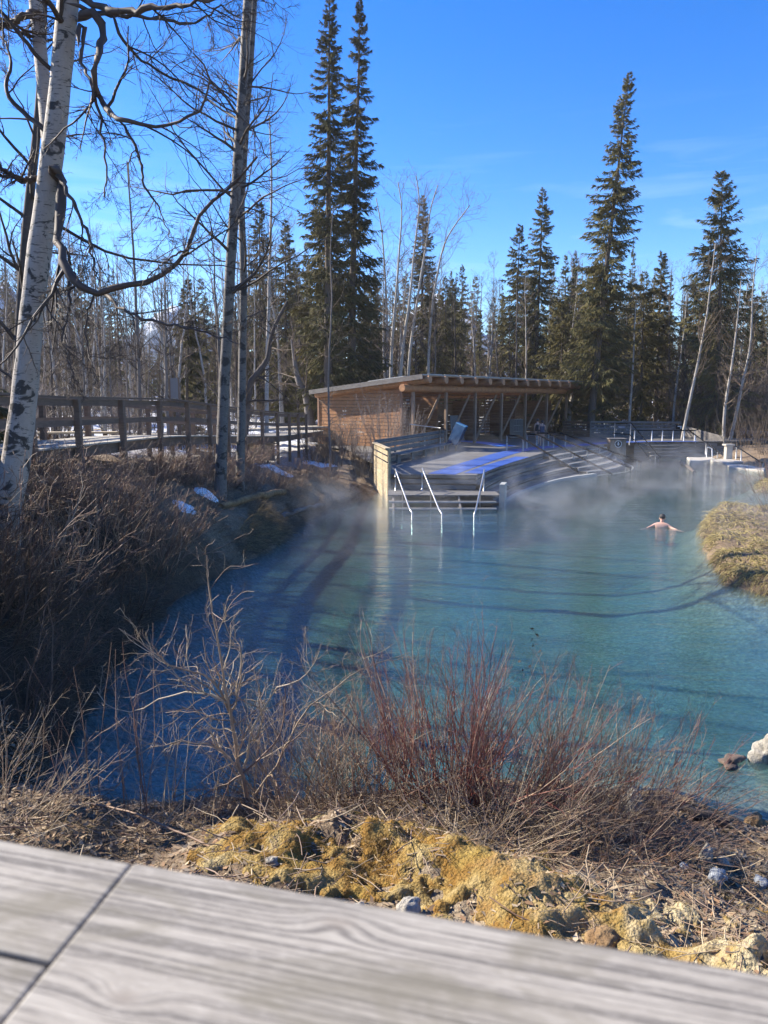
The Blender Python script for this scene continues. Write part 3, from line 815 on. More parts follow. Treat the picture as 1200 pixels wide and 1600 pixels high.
def tread(mb, A, B, z, t=.05):
    for i in range(len(A)-1):
        mb.hexa([(A[i][0], A[i][1], z-t), (B[i][0], B[i][1], z-t), (B[i+1][0], B[i+1][1], z-t), (A[i+1][0], A[i+1][1], z-t), (A[i][0], A[i][1], z), (B[i][0], B[i][1], z), (B[i+1][0], B[i+1][1], z), (A[i+1][0], A[i+1][1], z)])
KB = 26   # along the curve: terraced benches up to KB, bathing stairs after it
fr = [0, .30, .62, .92]; zs = [DZ, .74, .38, .06]
for i in range(3):
    A, B = lerp2(fr[i])[:KB+1], lerp2(fr[i+1])[:KB+1]
    t = MB(); tread(t, A, B, zs[i+1]); tr_ = t.build('bench_tier', M['deck'], deck, DO)
    s = MB(); skirt(s, lerp2(fr[i]-.004 if i else .0)[:KB+1][::2], zs[i+1]+.0, zs[i]-.07, .13, .05); s.build('riser_boards', M['grey_wood'], tr_, DO)
kb = MB(); tread(kb, lerp2(.92)[:KB+1], lerp2(1.0)[:KB+1], .10, 1.1); kb.build('concrete_kerb', M['roof'], deck, DO)
NS = 6
for i in range(NS):
    A, B = lerp2(i/NS)[KB:], lerp2((i+1)/NS)[KB:]
    z = DZ-(i+1)*.185
    t = MB(); tread(t, A, B, z, .05); st_ = t.build('stair_tread', M['deck'], deck, DO)
    s = MB()
    for a, b_ in zip(B[:-1:1], B[1::1]): s.beam((a[0], a[1], z-.012), (b_[0], b_[1], z-.012), .05, .045)
    for a in B[::2]: s.box((a[0], a[1], z-.10), .07, .07, .17)
    s.build('pale_nosing', M['white_metal'], st_, DO)
    s = MB(); skirt(s, lerp2(i/NS+.02)[KB:], z-.02, z+.12, .15, .02, .03); s.build('riser', M['grey_wood'], st_, DO)
# front steps with landing
def strip(mb, a0, a1, b0, b1, z, t=.05):
    mb.hexa([(*a0, z-t), (*a1, z-t), (*b1, z-t), (*b0, z-t), (*a0, z), (*a1, z), (*b1, z), (*b0, z)])
fl0, fl1 = np.array([0.2, 31.7]), np.array([3.75, 31.2])     # deck edge
ld0, ld1 = np.array([0.15, 29.6]), np.array([4.5, 29.5])    # landing edge
s = MB()
skirt(s, [fl0+(0, .05), fl1+(0, .05)], .50, DZ-.07, .16, .07); s.build('front_riser_boards', M['grey_wood'], deck, DO)
s = MB(); strip(s, ld0, ld1, fl0, fl1+(.75, .0), .48); land = s.build('landing', M['deck'], deck, DO)
for k in range(5):
    za = .48-.21*(k+1); y0, y1 = 29.6-.42*(k+1), 29.6-.42*k+.02
    s = MB(); strip(s, (0.2, y0), (4.3-.05*k, y0-.03), (0.2, y1), (4.35-.05*k, y1-.03), za, .05); q = s.build('step', M['deck'], deck, DO)
    s = MB(); s.beam((0.2, y0, za-.02), (4.3-.05*k, y0-.03, za-.02), .03, .06); s.build('nosing', M['white_metal'], q, DO)
for x in (.35, 2.9):
    s = MB(); s.beam((x, 27.6, -.55), (x, 29.9, .42), .08, .2); s.build('stringer', M['grey_wood'], deck, DO)
s = MB(); s.beam((4.55, 29.45, .1), (4.78, 30.35, .1), .2, 1.6); s.build('kerb_end', M['roof'], deck, DO)
# right-hand deck front wall of boards
s = MB(); skirt(s, [(18.3, 56.3), (21.5, 56.8), (24.8, 57.3)], -.35, DZ-.07, .2, .025); skirt(s, [(24.8, 57.3), (27.2, 58.3)], -.35, .75, .2, .025)
s.build('front_wall_boards', M['grey_wood'], deck, DO)
# steps down from right deck into the water
for k in range(5):
    s = MB(); s.box((20.2, 56.2-.35*k, .85-.22*k), 2.2, .36, .06, .1); s.build('side_step', M['deck'], deck, DO)

# blue mats lying on the deck
def path_strip(pts, w):
    P = dense(pts, 5); T = np.gradient(P, axis=0); T /= np.linalg.norm(T, axis=1, keepdims=True)
    Nn = np.stack([-T[:, 1], T[:, 0]], 1)*w/2
    return P+Nn, P-Nn
def mat_strip(name, pts, w, m, label, z=DZ+.014, t=.01):
    A, B = path_strip(pts, w)
    mb = MB(); tread(mb, A, B, z, t)
    o = mb.build(name, m, None, (float(A[0][0]), float(A[0][1]), DZ)); tag(o, label, 'mat', 'blue rubber mats on the deck')
a = [onz(px, py, DZ)[:2] for px, py in ((690, 741), (740, 724), (800, 706), (850, 699), (905, 695.5), (955, 691.5), (1000, 690.5))]
mat_strip('floor_mat', a, 1.15, M['blue_mat'], 'long royal blue walkway mat curving from the front steps past the bathing stairs')
a = [onz(px, py, DZ)[:2] for px, py in ((712, 740), (745, 728), (790, 714))]
mat_strip('floor_mat', [a[0]+(.7, .0), a[1]+(.75, 0), a[2]+(.9, 0)], .75, M['blue_mat'], 'short royal blue mat beside the walkway mat near the front steps', DZ+.014)
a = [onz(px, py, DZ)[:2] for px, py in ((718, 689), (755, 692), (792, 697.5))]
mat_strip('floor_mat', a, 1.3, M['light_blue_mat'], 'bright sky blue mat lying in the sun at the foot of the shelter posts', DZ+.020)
a = [onz(px, py, DZ)[:2] for px, py in ((985, 690.5), (1030, 690), (1088, 690))]
mat_strip('floor_mat', a, .9, M['blue_mat'], 'blue mat on the right-hand deck behind the white handrail posts', DZ+.020)

# ------------------------------------------------------------------ slatted guards
def slat_wall(name, label, a, b_, z0, z1, bh, gap, m, cap=True, npost=3, base=None, wopen=()):
    a, b_ = np.array(a, float), np.array(b_, float)
    t = thing(name, (a[0], a[1], z0), label, 'guard wall')
    o_ = (a[0], a[1], z0)
    mb = MB(); z = z0; k = 0
    while z < z1-.05:
        mb.beam((*a, z+bh/2), (*b_, z+bh/2), .035, bh); k += 1
        z += bh+(gap if k not in wopen else .07)
    mb.build('slats', m, t, o_)
    for s in np.linspace(0, 1, npost):
        q = a+(b_-a)*s; d = (b_-a)/np.linalg.norm(b_-a); nn = np.array([-d[1], d[0]])*.06
        mb = MB(); mb.box((q[0]+nn[0], q[1]+nn[1], (z0+z1)/2-.1), .09, .09, z1-z0+.2, atan2(d[1], d[0])); mb.build('post', m, t, o_)
    if cap:
        mb = MB(); mb.beam((*a, z1+.02), (*b_, z1+.02), .22, .05); mb.build('cap_rail', m, t, o_)
    return t
slat_wall('deck_guard', 'dark grey slatted guard with flat cap along the left back of the deck', (-.42, 36.0), (3.75, 48.3), DZ, 2.16, .20, .02, M['grey_wood'], True, 5, None, (2, 3))
slat_wall('end_guard', 'sunlit pale plank end guard at the deck corner, reaching down to the water', (-.45, 35.9), (.16, 31.4), -.35, 2.14, .20, .012, M['pale_wood'], True, 3, None, (9, 10))
bt = thing('deck_bench', (1.0, 36.5, DZ), 'long dark grey bench built along the inside of the left deck guard', 'bench')
o_ = (1.0, 36.5, DZ)
b0, b1 = np.array([.55, 37.0]), np.array([4.0, 46.8]); d = (b1-b0)/np.linalg.norm(b1-b0)
s = MB(); s.beam((*b0, DZ+.45), (*b1, DZ+.45), .55, .06); s.build('seat', M['grey_wood'], bt, o_)
for k in range(5):
    q = b0+(b1-b0)*(k+.2)/4.5
    s = MB(); s.box((q[0], q[1], DZ+.21), .45, .1, .42, atan2(d[1], d[0])); s.build('leg', M['grey_wood'], bt, o_)
p0, p1 = aty(879, 690, 64.5), aty(985, 690, 62.5); p2 = aty(1064, 690, 62.0); p3 = aty(1132, 700, 58.0)
slat_wall('slatted_fence', 'dark brown slatted guard fence just right of the shelter end post', aty(879, 690, 66)[:2], aty(921, 690, 64)[:2], DZ, 2.35, .17, .035, M['dark_wood'], True, 3, None, (4, 5, 6))
slat_wall('slatted_fence', 'long grey slatted fence with narrow light slots behind the right-hand deck', aty(922, 690, 63.5)[:2], aty(1062, 690, 62)[:2], DZ, 2.32, .18, .025, M['grey_wood'], True, 6, None, (3, 4, 5))
t = thing('ramp_guard', (*aty(1064, 690, 62)[:2], DZ), 'grey boarded guard stepping down the ramp towards the white pillar', 'guard wall')
ga, gb = aty(1066, 690, 61.5)[:2], aty(1131, 700, 57.5)[:2]
o_ = (*aty(1064, 690, 62)[:2], DZ)
for nm, z in (('board', 0), ('board', 1), ('board', 2), ('board', 3), ('board', 4)):
    s = MB(); s.beam((*ga, DZ+.95-.21*z), (*gb, DZ+.25-.21*z), .04, .2); s.build(nm, M['grey_wood'], t, o_)

# blue tilted bin
c = aty(709, 696, 46.5)
bn = thing('blue_box', (c[0], c[1], DZ), 'large dark blue box tilted over on the end of the deck bench', 'box')
o_ = (c[0], c[1], DZ)
A = [aty(697, 694, 46.5), aty(714, 696, 46.0), aty(727, 668, 45.9), aty(712, 661, 46.5)]
A2 = [q+np.array([.25, .95, .0]) for q in A]
s = MB(); s.hexa([A[0], A[1], A2[1], A2[0], A[3], A[2], A2[2], A2[3]]); s.build('body', M['blue_bin'], bn, o_, bevel=.03)
top = [A[3], A[2], A2[2], A2[3]]; up = np.array([.02, -.01, .05])
s = MB(); s.hexa([q+up*.1 for q in top]+[q+up for q in top]); s.build('lid', M['blue_bin_top'], bn, o_)
for q in (A[0], A[1]):
    s = MB(); s.box((q[0], q[1]+.4, DZ+.25), .1, .5, .5); s.build('foot', M['dark_wood'], bn, o_)

# plank box with round white emblem
c = np.array([16.5, 54.2, 0.0])
eb = thing('plank_box', (c[0], c[1], 0), 'upright plank box with a round white symbol beside the bathing stairs', 'box')
o_ = (c[0], c[1], 0)
s = MB()
for k in range(6): s.box((c[0]-.45+.18*k, c[1], .62), .165, .06, 1.55)
for k in range(5): s.box((c[0]+.53, c[1]+.1+.18*k, .62), .06, .165, 1.55); s.box((c[0]-.53, c[1]+.1+.18*k, .62), .06, .165, 1.55)
s.build('boards', M['post'], eb, o_)
s = MB(); s.box((c[0], c[1]+.42, 1.43), 1.25, 1.1, .07); s.build('lid', M['grey_wood'], eb, o_)
s = MB()
th = np.linspace(0, 2*pi, 25)
s.tube([(c[0]-.02+.23*cos(a), c[1]-.045, 1.08+.23*sin(a)) for a in th], .022, 6, False)
em = s.build('emblem', M['white'], eb, o_)
s = MB(); s.tube([(c[0]-.02, c[1]-.034, 1.08), (c[0]-.02, c[1]-.040, 1.08)], .22, 20); s.build('emblem_disc', M['black_metal'], em, o_)
s = MB(); s.box((c[0]-.02, c[1]-.05, 1.08), .05, .02, .22); s.box((c[0]-.02, c[1]-.05, 1.08), .2, .022, .05)
s.tube([(c[0]-.02, c[1]-.045, 1.2), (c[0]-.02, c[1]-.05, 1.2)], .045, 10); s.build('emblem_figure', M['white'], em, o_)
c2 = aty(1062, 667, 61.8)
sg = thing('notice_plate', (c2[0], c2[1]-.08, c2[2]), 'small black plate with a white mark on the right end of the grey slatted fence', 'sign')
s = MB(); s.box((c2[0], c2[1]-.1, c2[2]), .62, .02, .36); s.build('plate', M['black_metal'], sg, (c2[0], c2[1]-.08, c2[2]))
s = MB(); s.box((c2[0]-.05, c2[1]-.115, c2[2]+.05), .32, .006, .07); s.box((c2[0]+.05, c2[1]-.115, c2[2]-.08), .12, .006, .1); s.build('white_mark', M['white'], sg, (c2[0], c2[1]-.08, c2[2]))

# ------------------------------------------------------------------ handrails
def rail_thing(label, rails, posts, m, pm=None, r=.028, cat='handrail', group=None):
    a = rails[0][0]
    t = thing('handrail', (a[0], a[1], 0), label, cat, group)
    o_ = (a[0], a[1], 0)
    for L in rails:
        s = MB(); s.tube(L, r, 8); s.build('rail', m, t, o_, smooth=True)
    for p0, p1 in posts:
        s = MB(); s.tube([p0, p1], r*.9, 8); s.build('post', pm or m, t, o_, smooth=True)
    return t
# three steel rails of the front steps: top hook, slope, drop into the water
fr_lab = ['leftmost of three steel handrails on the front water steps, beside the pale end guard', 'middle one of the three steel handrails on the front water steps', 'rightmost of the three steel handrails on the front water steps, by the kerb']
for k, (tx, ty, bx, by, y0) in enumerate(((618, 734, 644, 806, 30.9), (660, 733, 691, 808, 30.9), (757, 735, 741, 808, 30.7))):
    a = aty(tx, ty, y0); b_ = aty(bx, by, 27.4)
    dn = np.array([0, 0, -1.0])
    a_base = np.array([a[0], a[1], .48]); 
    mid = a+(b_-a)*.45
    rail_thing(fr_lab[k], [[a+(0, .12, -.30), a+(0, .10, -.04), a+(0, 0, .03), a+(b_-a)*.08, mid, a+(b_-a)*.86, b_+(0, -.02, .12), b_+(0, -.05, -.7)]],
               [(a+(0, .12, -.28), np.array([a[0], a[1]+.12, .45])), (mid, np.array([mid[0], mid[1], -.9]))], M['steel'], None, .03, 'handrail', None)
# four dark handrails down the bathing stairs
pairs = [((810, 681), (916, 745), 46.0, 41.8), ((841, 679), (956, 741), 48.0, 43.2), ((856, 677), (985, 731), 49.6, 45.6), ((874, 676), (1002, 722), 51.0, 49.0)]
st_lab = ['first dark handrail of the bathing stairs, nearest the curved benches', 'second dark handrail of the bathing stairs, counted from the curved benches', 'third dark handrail of the bathing stairs, counted from the curved benches', 'fourth dark handrail of the bathing stairs, farthest from the curved benches']
for k, (t_, b2, ya, yb) in enumerate(pairs):
    a, b_ = aty(*t_, ya), aty(*b2, yb)
    d = b_-a
    fl = np.array([-.6, .5, 0])
    posts = [(a+fl, np.array([a[0]+fl[0], a[1]+fl[1], DZ])), (a+d*.08, np.array([*(a+d*.08)[:2], DZ-.05])), (a+d*.5, np.array([*(a+d*.5)[:2], .4])), (a+d*.95, np.array([*(a+d*.95)[:2], -.6]))]
    rail_thing(st_lab[k], [[a+fl+(0, 0, -.42), a+fl, a, a+d*.5, b_, b_+(0, 0, -.3)]], posts, M['black_metal'], M['white_metal'], .055)
# right side: stair rail with black handrail, low rail, white-post guard, ramp rails
a, a1, b_ = aty(961, 661, 56.5), aty(986, 661, 56.5), aty(1029, 712, 54.5)
rail_thing('tall black handrail sloping from the plank box deck down into the water', [[a, a1, a1+(b_-a1)*.5, b_, b_+(.12, 0, -.02), b_+(.12, 0, -.3)]], [(a, (a[0], a[1], DZ)), (a1, (a1[0], a1[1], DZ)), (a1+(b_-a1)*.9, np.array([*(a1+(b_-a1)*.9)[:2], -.4]))], M['black_metal'], M['white_metal'], .035)
a, a1, b_ = aty(957, 677, 55.5), aty(984, 679, 55.5), aty(1016, 717, 53.5)
rail_thing('low black handrail sloping into the water just right of the plank box', [[a, a1, a1+(b_-a1)*.5, b_]], [(a1, (a1[0], a1[1], DZ-.2)), (b_, (b_[0], b_[1], -.4))], M['black_metal'], M['white_metal'], .035)
pp = [aty(x, 672.5, 57.6) for x in (992, 1019, 1035.5, 1052, 1069, 1086)]
rail_thing('black-topped guard rail on white posts along the front of the right-hand deck', [[pp[0]+(0, 0, .0)]+pp[1:]+[aty(1091, 671, 57.6)]], [(q, (q[0], q[1], DZ-.02)) for q in pp], M['black_metal'], M['white'], .042, 'guard rail')
a, b_ = aty(1075, 671, 58.2), aty(1141, 720, 53.5)
rail_thing('black handrail on white posts sloping down the ramp to the stone slabs', [[a, a+(b_-a)*.5, b_]], [(a+(b_-a)*f_, np.array([*(a+(b_-a)*f_)[:2], (a+(b_-a)*f_)[2]-.9])) for f_ in (.2, .45, .72)], M['black_metal'], M['white'], .042)
a, b_ = aty(1107, 699, 55.2), aty(1113, 713, 54.2)
rail_thing('short bent white grab rail above the pale slab', [[a+(-.1, 0, 0), a, a+(.25, 0, -.1), b_+(0, 0, 0), b_+(0, 0, -.3)]], [(a+(-.1, 0, 0), a+(-.1, 0, -.7))], M['white'], None, .04)
a, b_ = aty(1151, 698, 52.0), aty(1192, 724, 47.5)
rail_thing('dark handrail right of the white pillar, going down to the far bank', [[a, a+(b_-a)*.5, b_]], [(a, a+(0, 0, -.95)), (a+(b_-a)*.2, a+(b_-a)*.2+(0, 0, -.9)), (b_, b_+(0, 0, -.5))], M['black_metal'], M['white'], .042)
# low rail behind the guard
a, b_ = aty(640, 663, 47), aty(688, 669, 47)
rail_thing('thin grey rail behind the left deck guard, leading to the shelter', [[a, b_]], [(a, (a[0], a[1], DZ)), (a+(b_-a)*.5, np.array([*(a+(b_-a)*.5)[:2], DZ])), (b_, (b_[0], b_[1], DZ))], M['steel'], None, .03)

M['slab'] = plain('pale_travertine', (0.40, 0.37, 0.32), 0.8, 0, 0.35, 6)
# white stone pillar and pale slabs at the far shore
c = onz(1137, 719, .05)
pl = thing('stone_pillar', (c[0], c[1], 0), 'pale square pillar with a flat cap at the foot of the ramp', 'pillar')
s = MB(); s.box((c[0], c[1], .52), .42, .42, 1.04); s.build('shaft', M['slab'], pl, (c[0], c[1], 0), bevel=.02)
s = MB(); s.box((c[0], c[1], 1.10), .62, .62, .12); s.build('cap', M['slab'], pl, (c[0], c[1], 0), bevel=.02)
def slab_thing(label, pts, z0, z1):
    P = [onz(x, y, z1)[:2] for x, y in pts]
    s = MB(); s.prism([tuple(q) for q in P], z0, z1)
    o = s.build('stone_slab', M['slab'], None, (P[0][0], P[0][1], 0), bevel=.05)
    tag(o, label, 'slab')
slab_thing('pale stone slab with a pointed end, in the water below the ramp', [(1073, 714), (1078, 719.5), (1096, 719.5), (1118, 717), (1112, 714), (1090, 714.5)], -.3, .10)
slab_thing('long pale stone slab forming the far shore right of the pillar', [(1133, 724), (1140, 729), (1178, 733.5), (1194, 735), (1196, 731), (1165, 726)], -.3, .09)
slab_thing('grey stone landing slab between the ramp and the white pillar', [(1110, 718), (1136, 723), (1162, 720.5), (1140, 716)], -.2, .14)

# ------------------------------------------------------------------ boardwalk on the left
BWP = np.array([(-6.9, 8.0, 3.2), (-7.1, 13.0, 3.15), (-7.25, 17.0, 3.08), (-7.0, 20.0, 3.06), (-6.55, 23.6, 3.03), (-6.2, 28, 2.85), (-5.85, 32, 2.66), (-5.0, 37.7, 2.42), (-4.5, 43.5, 2.3), (-3.9, 50.0, 2.2)])
bd = dense(BWP, 4)
bw = thing('boardwalk', (-6.9, 8.0, 2.0), 'sunlit plank boardwalk with dark timber railings curving along the left bank', 'boardwalk')
BO = (-6.9, 8.0, 2.0)
M['walk_planks'] = board_mat('sunbleached_walk_planks', (0.40, 0.36, 0.29), (0.52, 0.47, 0.38), (3, 3, 3), 0.85, 0.3)
T = np.gradient(bd[:, :2], axis=0); T /= np.linalg.norm(T, axis=1, keepdims=True); Nl = np.stack([-T[:, 1], T[:, 0]], 1)
s = MB()
L = np.concatenate([[0], np.cumsum(np.linalg.norm(np.diff(bd[:, :2], axis=0), axis=1))])
for d_ in np.arange(0, L[-1], .20):
    c = np.array([np.interp(d_, L, bd[:, k]) for k in range(3)]); nn = np.array([np.interp(d_, L, Nl[:, k]) for k in range(2)])
    a, b_ = np.array([c[0]-.05*nn[0], c[1]-.05*nn[1], c[2]-.02]), np.array([c[0]+2.1*nn[0], c[1]+2.1*nn[1], c[2]-.02])
    s.beam(a, b_, .19, .04)
s.build('walkway_planks', M['walk_planks'], bw, BO)
s = MB()
for off in (.08, 1.95):
    Q = [(bd[i][0]+off*Nl[i][0], bd[i][1]+off*Nl[i][1], bd[i][2]-.18) for i in range(len(bd))]
    s = MB()
    for a, b_ in zip(Q[:-1], Q[1:]): s.beam(a, b_, .06, .26)
    s.build('edge_joist', M['dark_wood'], bw, BO)
END_NEAR = float(np.interp(44.5, bd[:, 1], L))
for side, off, dmax in (('near', .0, END_NEAR), ('far', 2.05, L[-1]-14)):
    for hz, hh, ww in ((1.10, .05, .19), (.98, .14, .04), (.52, .14, .04)):
        s = MB(); Q = [(bd[i][0]+off*Nl[i][0], bd[i][1]+off*Nl[i][1], bd[i][2]+hz) for i in range(len(bd)) if L[i] <= dmax]
        for a, b_ in zip(Q[:-1], Q[1:]): s.beam(a, b_, ww, hh)
        s.build('top_rail' if hz > 1 else 'side_rail', M['dark_wood'], bw, BO)
    for d_ in np.arange(.6, dmax, 2.35):
        c = np.array([np.interp(d_, L, bd[:, k]) for k in range(3)]); nn = np.array([np.interp(d_, L, Nl[:, k]) for k in range(2)])
        o2 = off+(-.09 if off < 1 else .09)
        x, y = c[0]+o2*nn[0], c[1]+o2*nn[1]
        g0 = min(gz(x, y)-.15, c[2]-.3)
        s = MB(); s.box((x, y, (g0+c[2]+1.06)/2), .13, .13, c[2]+1.06-g0, atan2(nn[1], nn[0])); s.build('post', M['dark_wood'], bw, BO)

# things beyond the boardwalk: notice board, benches, planks, stump
M['board_back'] = plain('grey_panel', (0.16, 0.16, 0.165), 0.6, 0, 0.15)
Y = 38.0; a, b_ = aty(266, 620, Y), aty(280, 620, Y); g0 = gz(a[0], Y)
nb_ = thing('notice_board', (a[0], Y, g0), 'grey notice board on two dark posts standing beyond the boardwalk', 'sign')
zt = aty(270, 590, Y)[2]
for q in (a, b_):
    s = MB(); s.box((q[0], Y, (zt+g0)/2), .07, .07, zt-g0); s.build('post', M['dark_wood'], nb_, (a[0], Y, g0))
s = MB(); s.box(((a[0]+b_[0])/2, Y-.01, zt-.52), (b_[0]-a[0])-.075, .04, .98); s.build('panel', M['board_back'], nb_, (a[0], Y, g0))
def bench(px, py, Y, ln, label, rot):
    c = aty(px, py, Y); g0 = gz(c[0], c[1])
    t = thing('timber_bench', (c[0], c[1], g0), label, 'bench', None, rot)
    s = MB(); s.box((0, 0, .74), ln, .6, .06); s.build('top', M['pale_wood'], t)
    for sy in (-.65, .65):
        s = MB(); s.box((0, sy, .44), ln, .26, .05); s.build('seat', M['pale_wood'], t)
    for sx in (-ln*.35, ln*.35):
        s = MB(); s.beam((sx, -.7, .0), (sx, .25, .72), .06, .1); s.beam((sx, .7, .0), (sx, -.25, .72), .055, .1); s.beam((sx, -.72, .40), (sx, .72, .40), .05, .1); s.build('leg_frame', M['dark_wood'], t)
bench(118, 636, 26, 2.6, 'sunlit timber picnic table just beyond the boardwalk, left of the notice board', .15)
bench(200, 616, 44, 2.4, 'smaller timber picnic table in the snow farther back, left of the notice board', .5)
c = aty(405, 656, 38); g0 = gz(c[0], c[1])
pb = thing('timber_crate', (c[0], c[1], g0), 'tan timber crate beyond the boardwalk between the aspen trunks and the shelter', 'crate', None, .3)
s = MB()
for k in range(4): s.box((0, 0, .1+.2*k), 1.4, .7, .17)
s.build('boards', M['pale_wood'], pb)
s = MB()
for sx in (-.6, .6): s.box((sx, -.37, .4), .09, .04, .8)
s.build('batten', M['dark_wood'], pb)
s = MB(); s.box((0, 0, .85), 1.5, .8, .06); s.build('lid', M['grey_wood'], pb)
# second plank path curving to the shelter on the far side
s = MB()
A, B = path_strip([(-13, 40), (-9.5, 47), (-6.5, 52), (-3.9, 54.5)], 1.8)
zz = 2.35
tread(s, A, B, zz, .12)
o = s.build('plank_path', M['walk_planks'], None, (-13, 40, 2.3)); tag(o, 'pale plank path joining the boardwalk behind the cedar shelter wall', 'path')

# ------------------------------------------------------------------ people
def skinned(name, nodes, edges, m, parent=None, origin=(0, 0, 0), levels=2, root=0):
    o_ = np.array(origin, float)
    me = bpy.data.meshes.new(name)
    me.from_pydata([tuple(np.array(n[0], float)-o_) for n in nodes], edges, [])
    ob = link(bpy.data.objects.new(name, me))
    sk = ob.modifiers.new('skin', 'SKIN'); sk.use_smooth_shade = True
    for i, n in enumerate(nodes):
        r = n[1] if isinstance(n[1], tuple) else (n[1], n[1])
        me.skin_vertices[0].data[i].radius = r
        me.skin_vertices[0].data[i].use_root = (i == root)
    ss = ob.modifiers.new('sub', 'SUBSURF'); ss.levels = levels; ss.render_levels = levels
    bpy.context.view_layer.update()
    dg = bpy.context.evaluated_depsgraph_get()
    m2 = bpy.data.meshes.new_from_object(ob.evaluated_get(dg))
    bpy.data.objects.remove(ob)
    m2.name = name
    m2.materials.clear()
    return put(name, m2, m, parent, None if parent is not None else origin)
def hand(nodes, edges, wrist, d, side, down, s=1.0, curl=.35):
    """palm and five separate bent fingers"""
    d = np.array(d, float); d /= np.linalg.norm(d); side = np.array(side, float); side /= np.linalg.norm(side); down = np.array(down, float)
    W = np.array(nodes[wrist][0])
    palm = len(nodes); nodes.append((W+d*.07*s, (.036*s, .018*s))); edges.append((wrist, palm))
    for k, (off, ln) in enumerate(((-.03, .072), (-.01, .082), (.011, .077), (.031, .06))):
        b_ = len(nodes); p = W+d*.10*s+side*off*s
        nodes.append((p, .0095*s)); edges.append((palm, b_))
        nodes.append((p+d*ln*.5*s+down*curl*.012*s, .0085*s)); edges.append((b_, b_+1))
        nodes.append((p+d*ln*s+down*curl*.04*s, .007*s)); edges.append((b_+1, b_+2))
    b_ = len(nodes)
    nodes.append((W+d*.045*s-side*.045*s, .011*s)); edges.append((palm, b_))
    nodes.append((W+d*.085*s-side*.068*s+down*.01*s, .009*s)); edges.append((b_, b_+1))
def ellipsoid(c, r, n=14, k=10, rot=0.0, cut=None):
    V, F = [], []
    for i in range(k+1):
        ph = pi*i/k
        for j in range(n):
            th = 2*pi*j/n
            x, y, z = r[0]*sin(ph)*cos(th), r[1]*sin(ph)*sin(th), r[2]*cos(ph)
            V.append((c[0]+x*cos(rot)-y*sin(rot), c[1]+x*sin(rot)+y*cos(rot), c[2]+z))
    for i in range(k):
        for j in range(n): F.append((i*n+j, (i+1)*n+j, (i+1)*n+(j+1) % n, i*n+(j+1) % n))
    return V, F
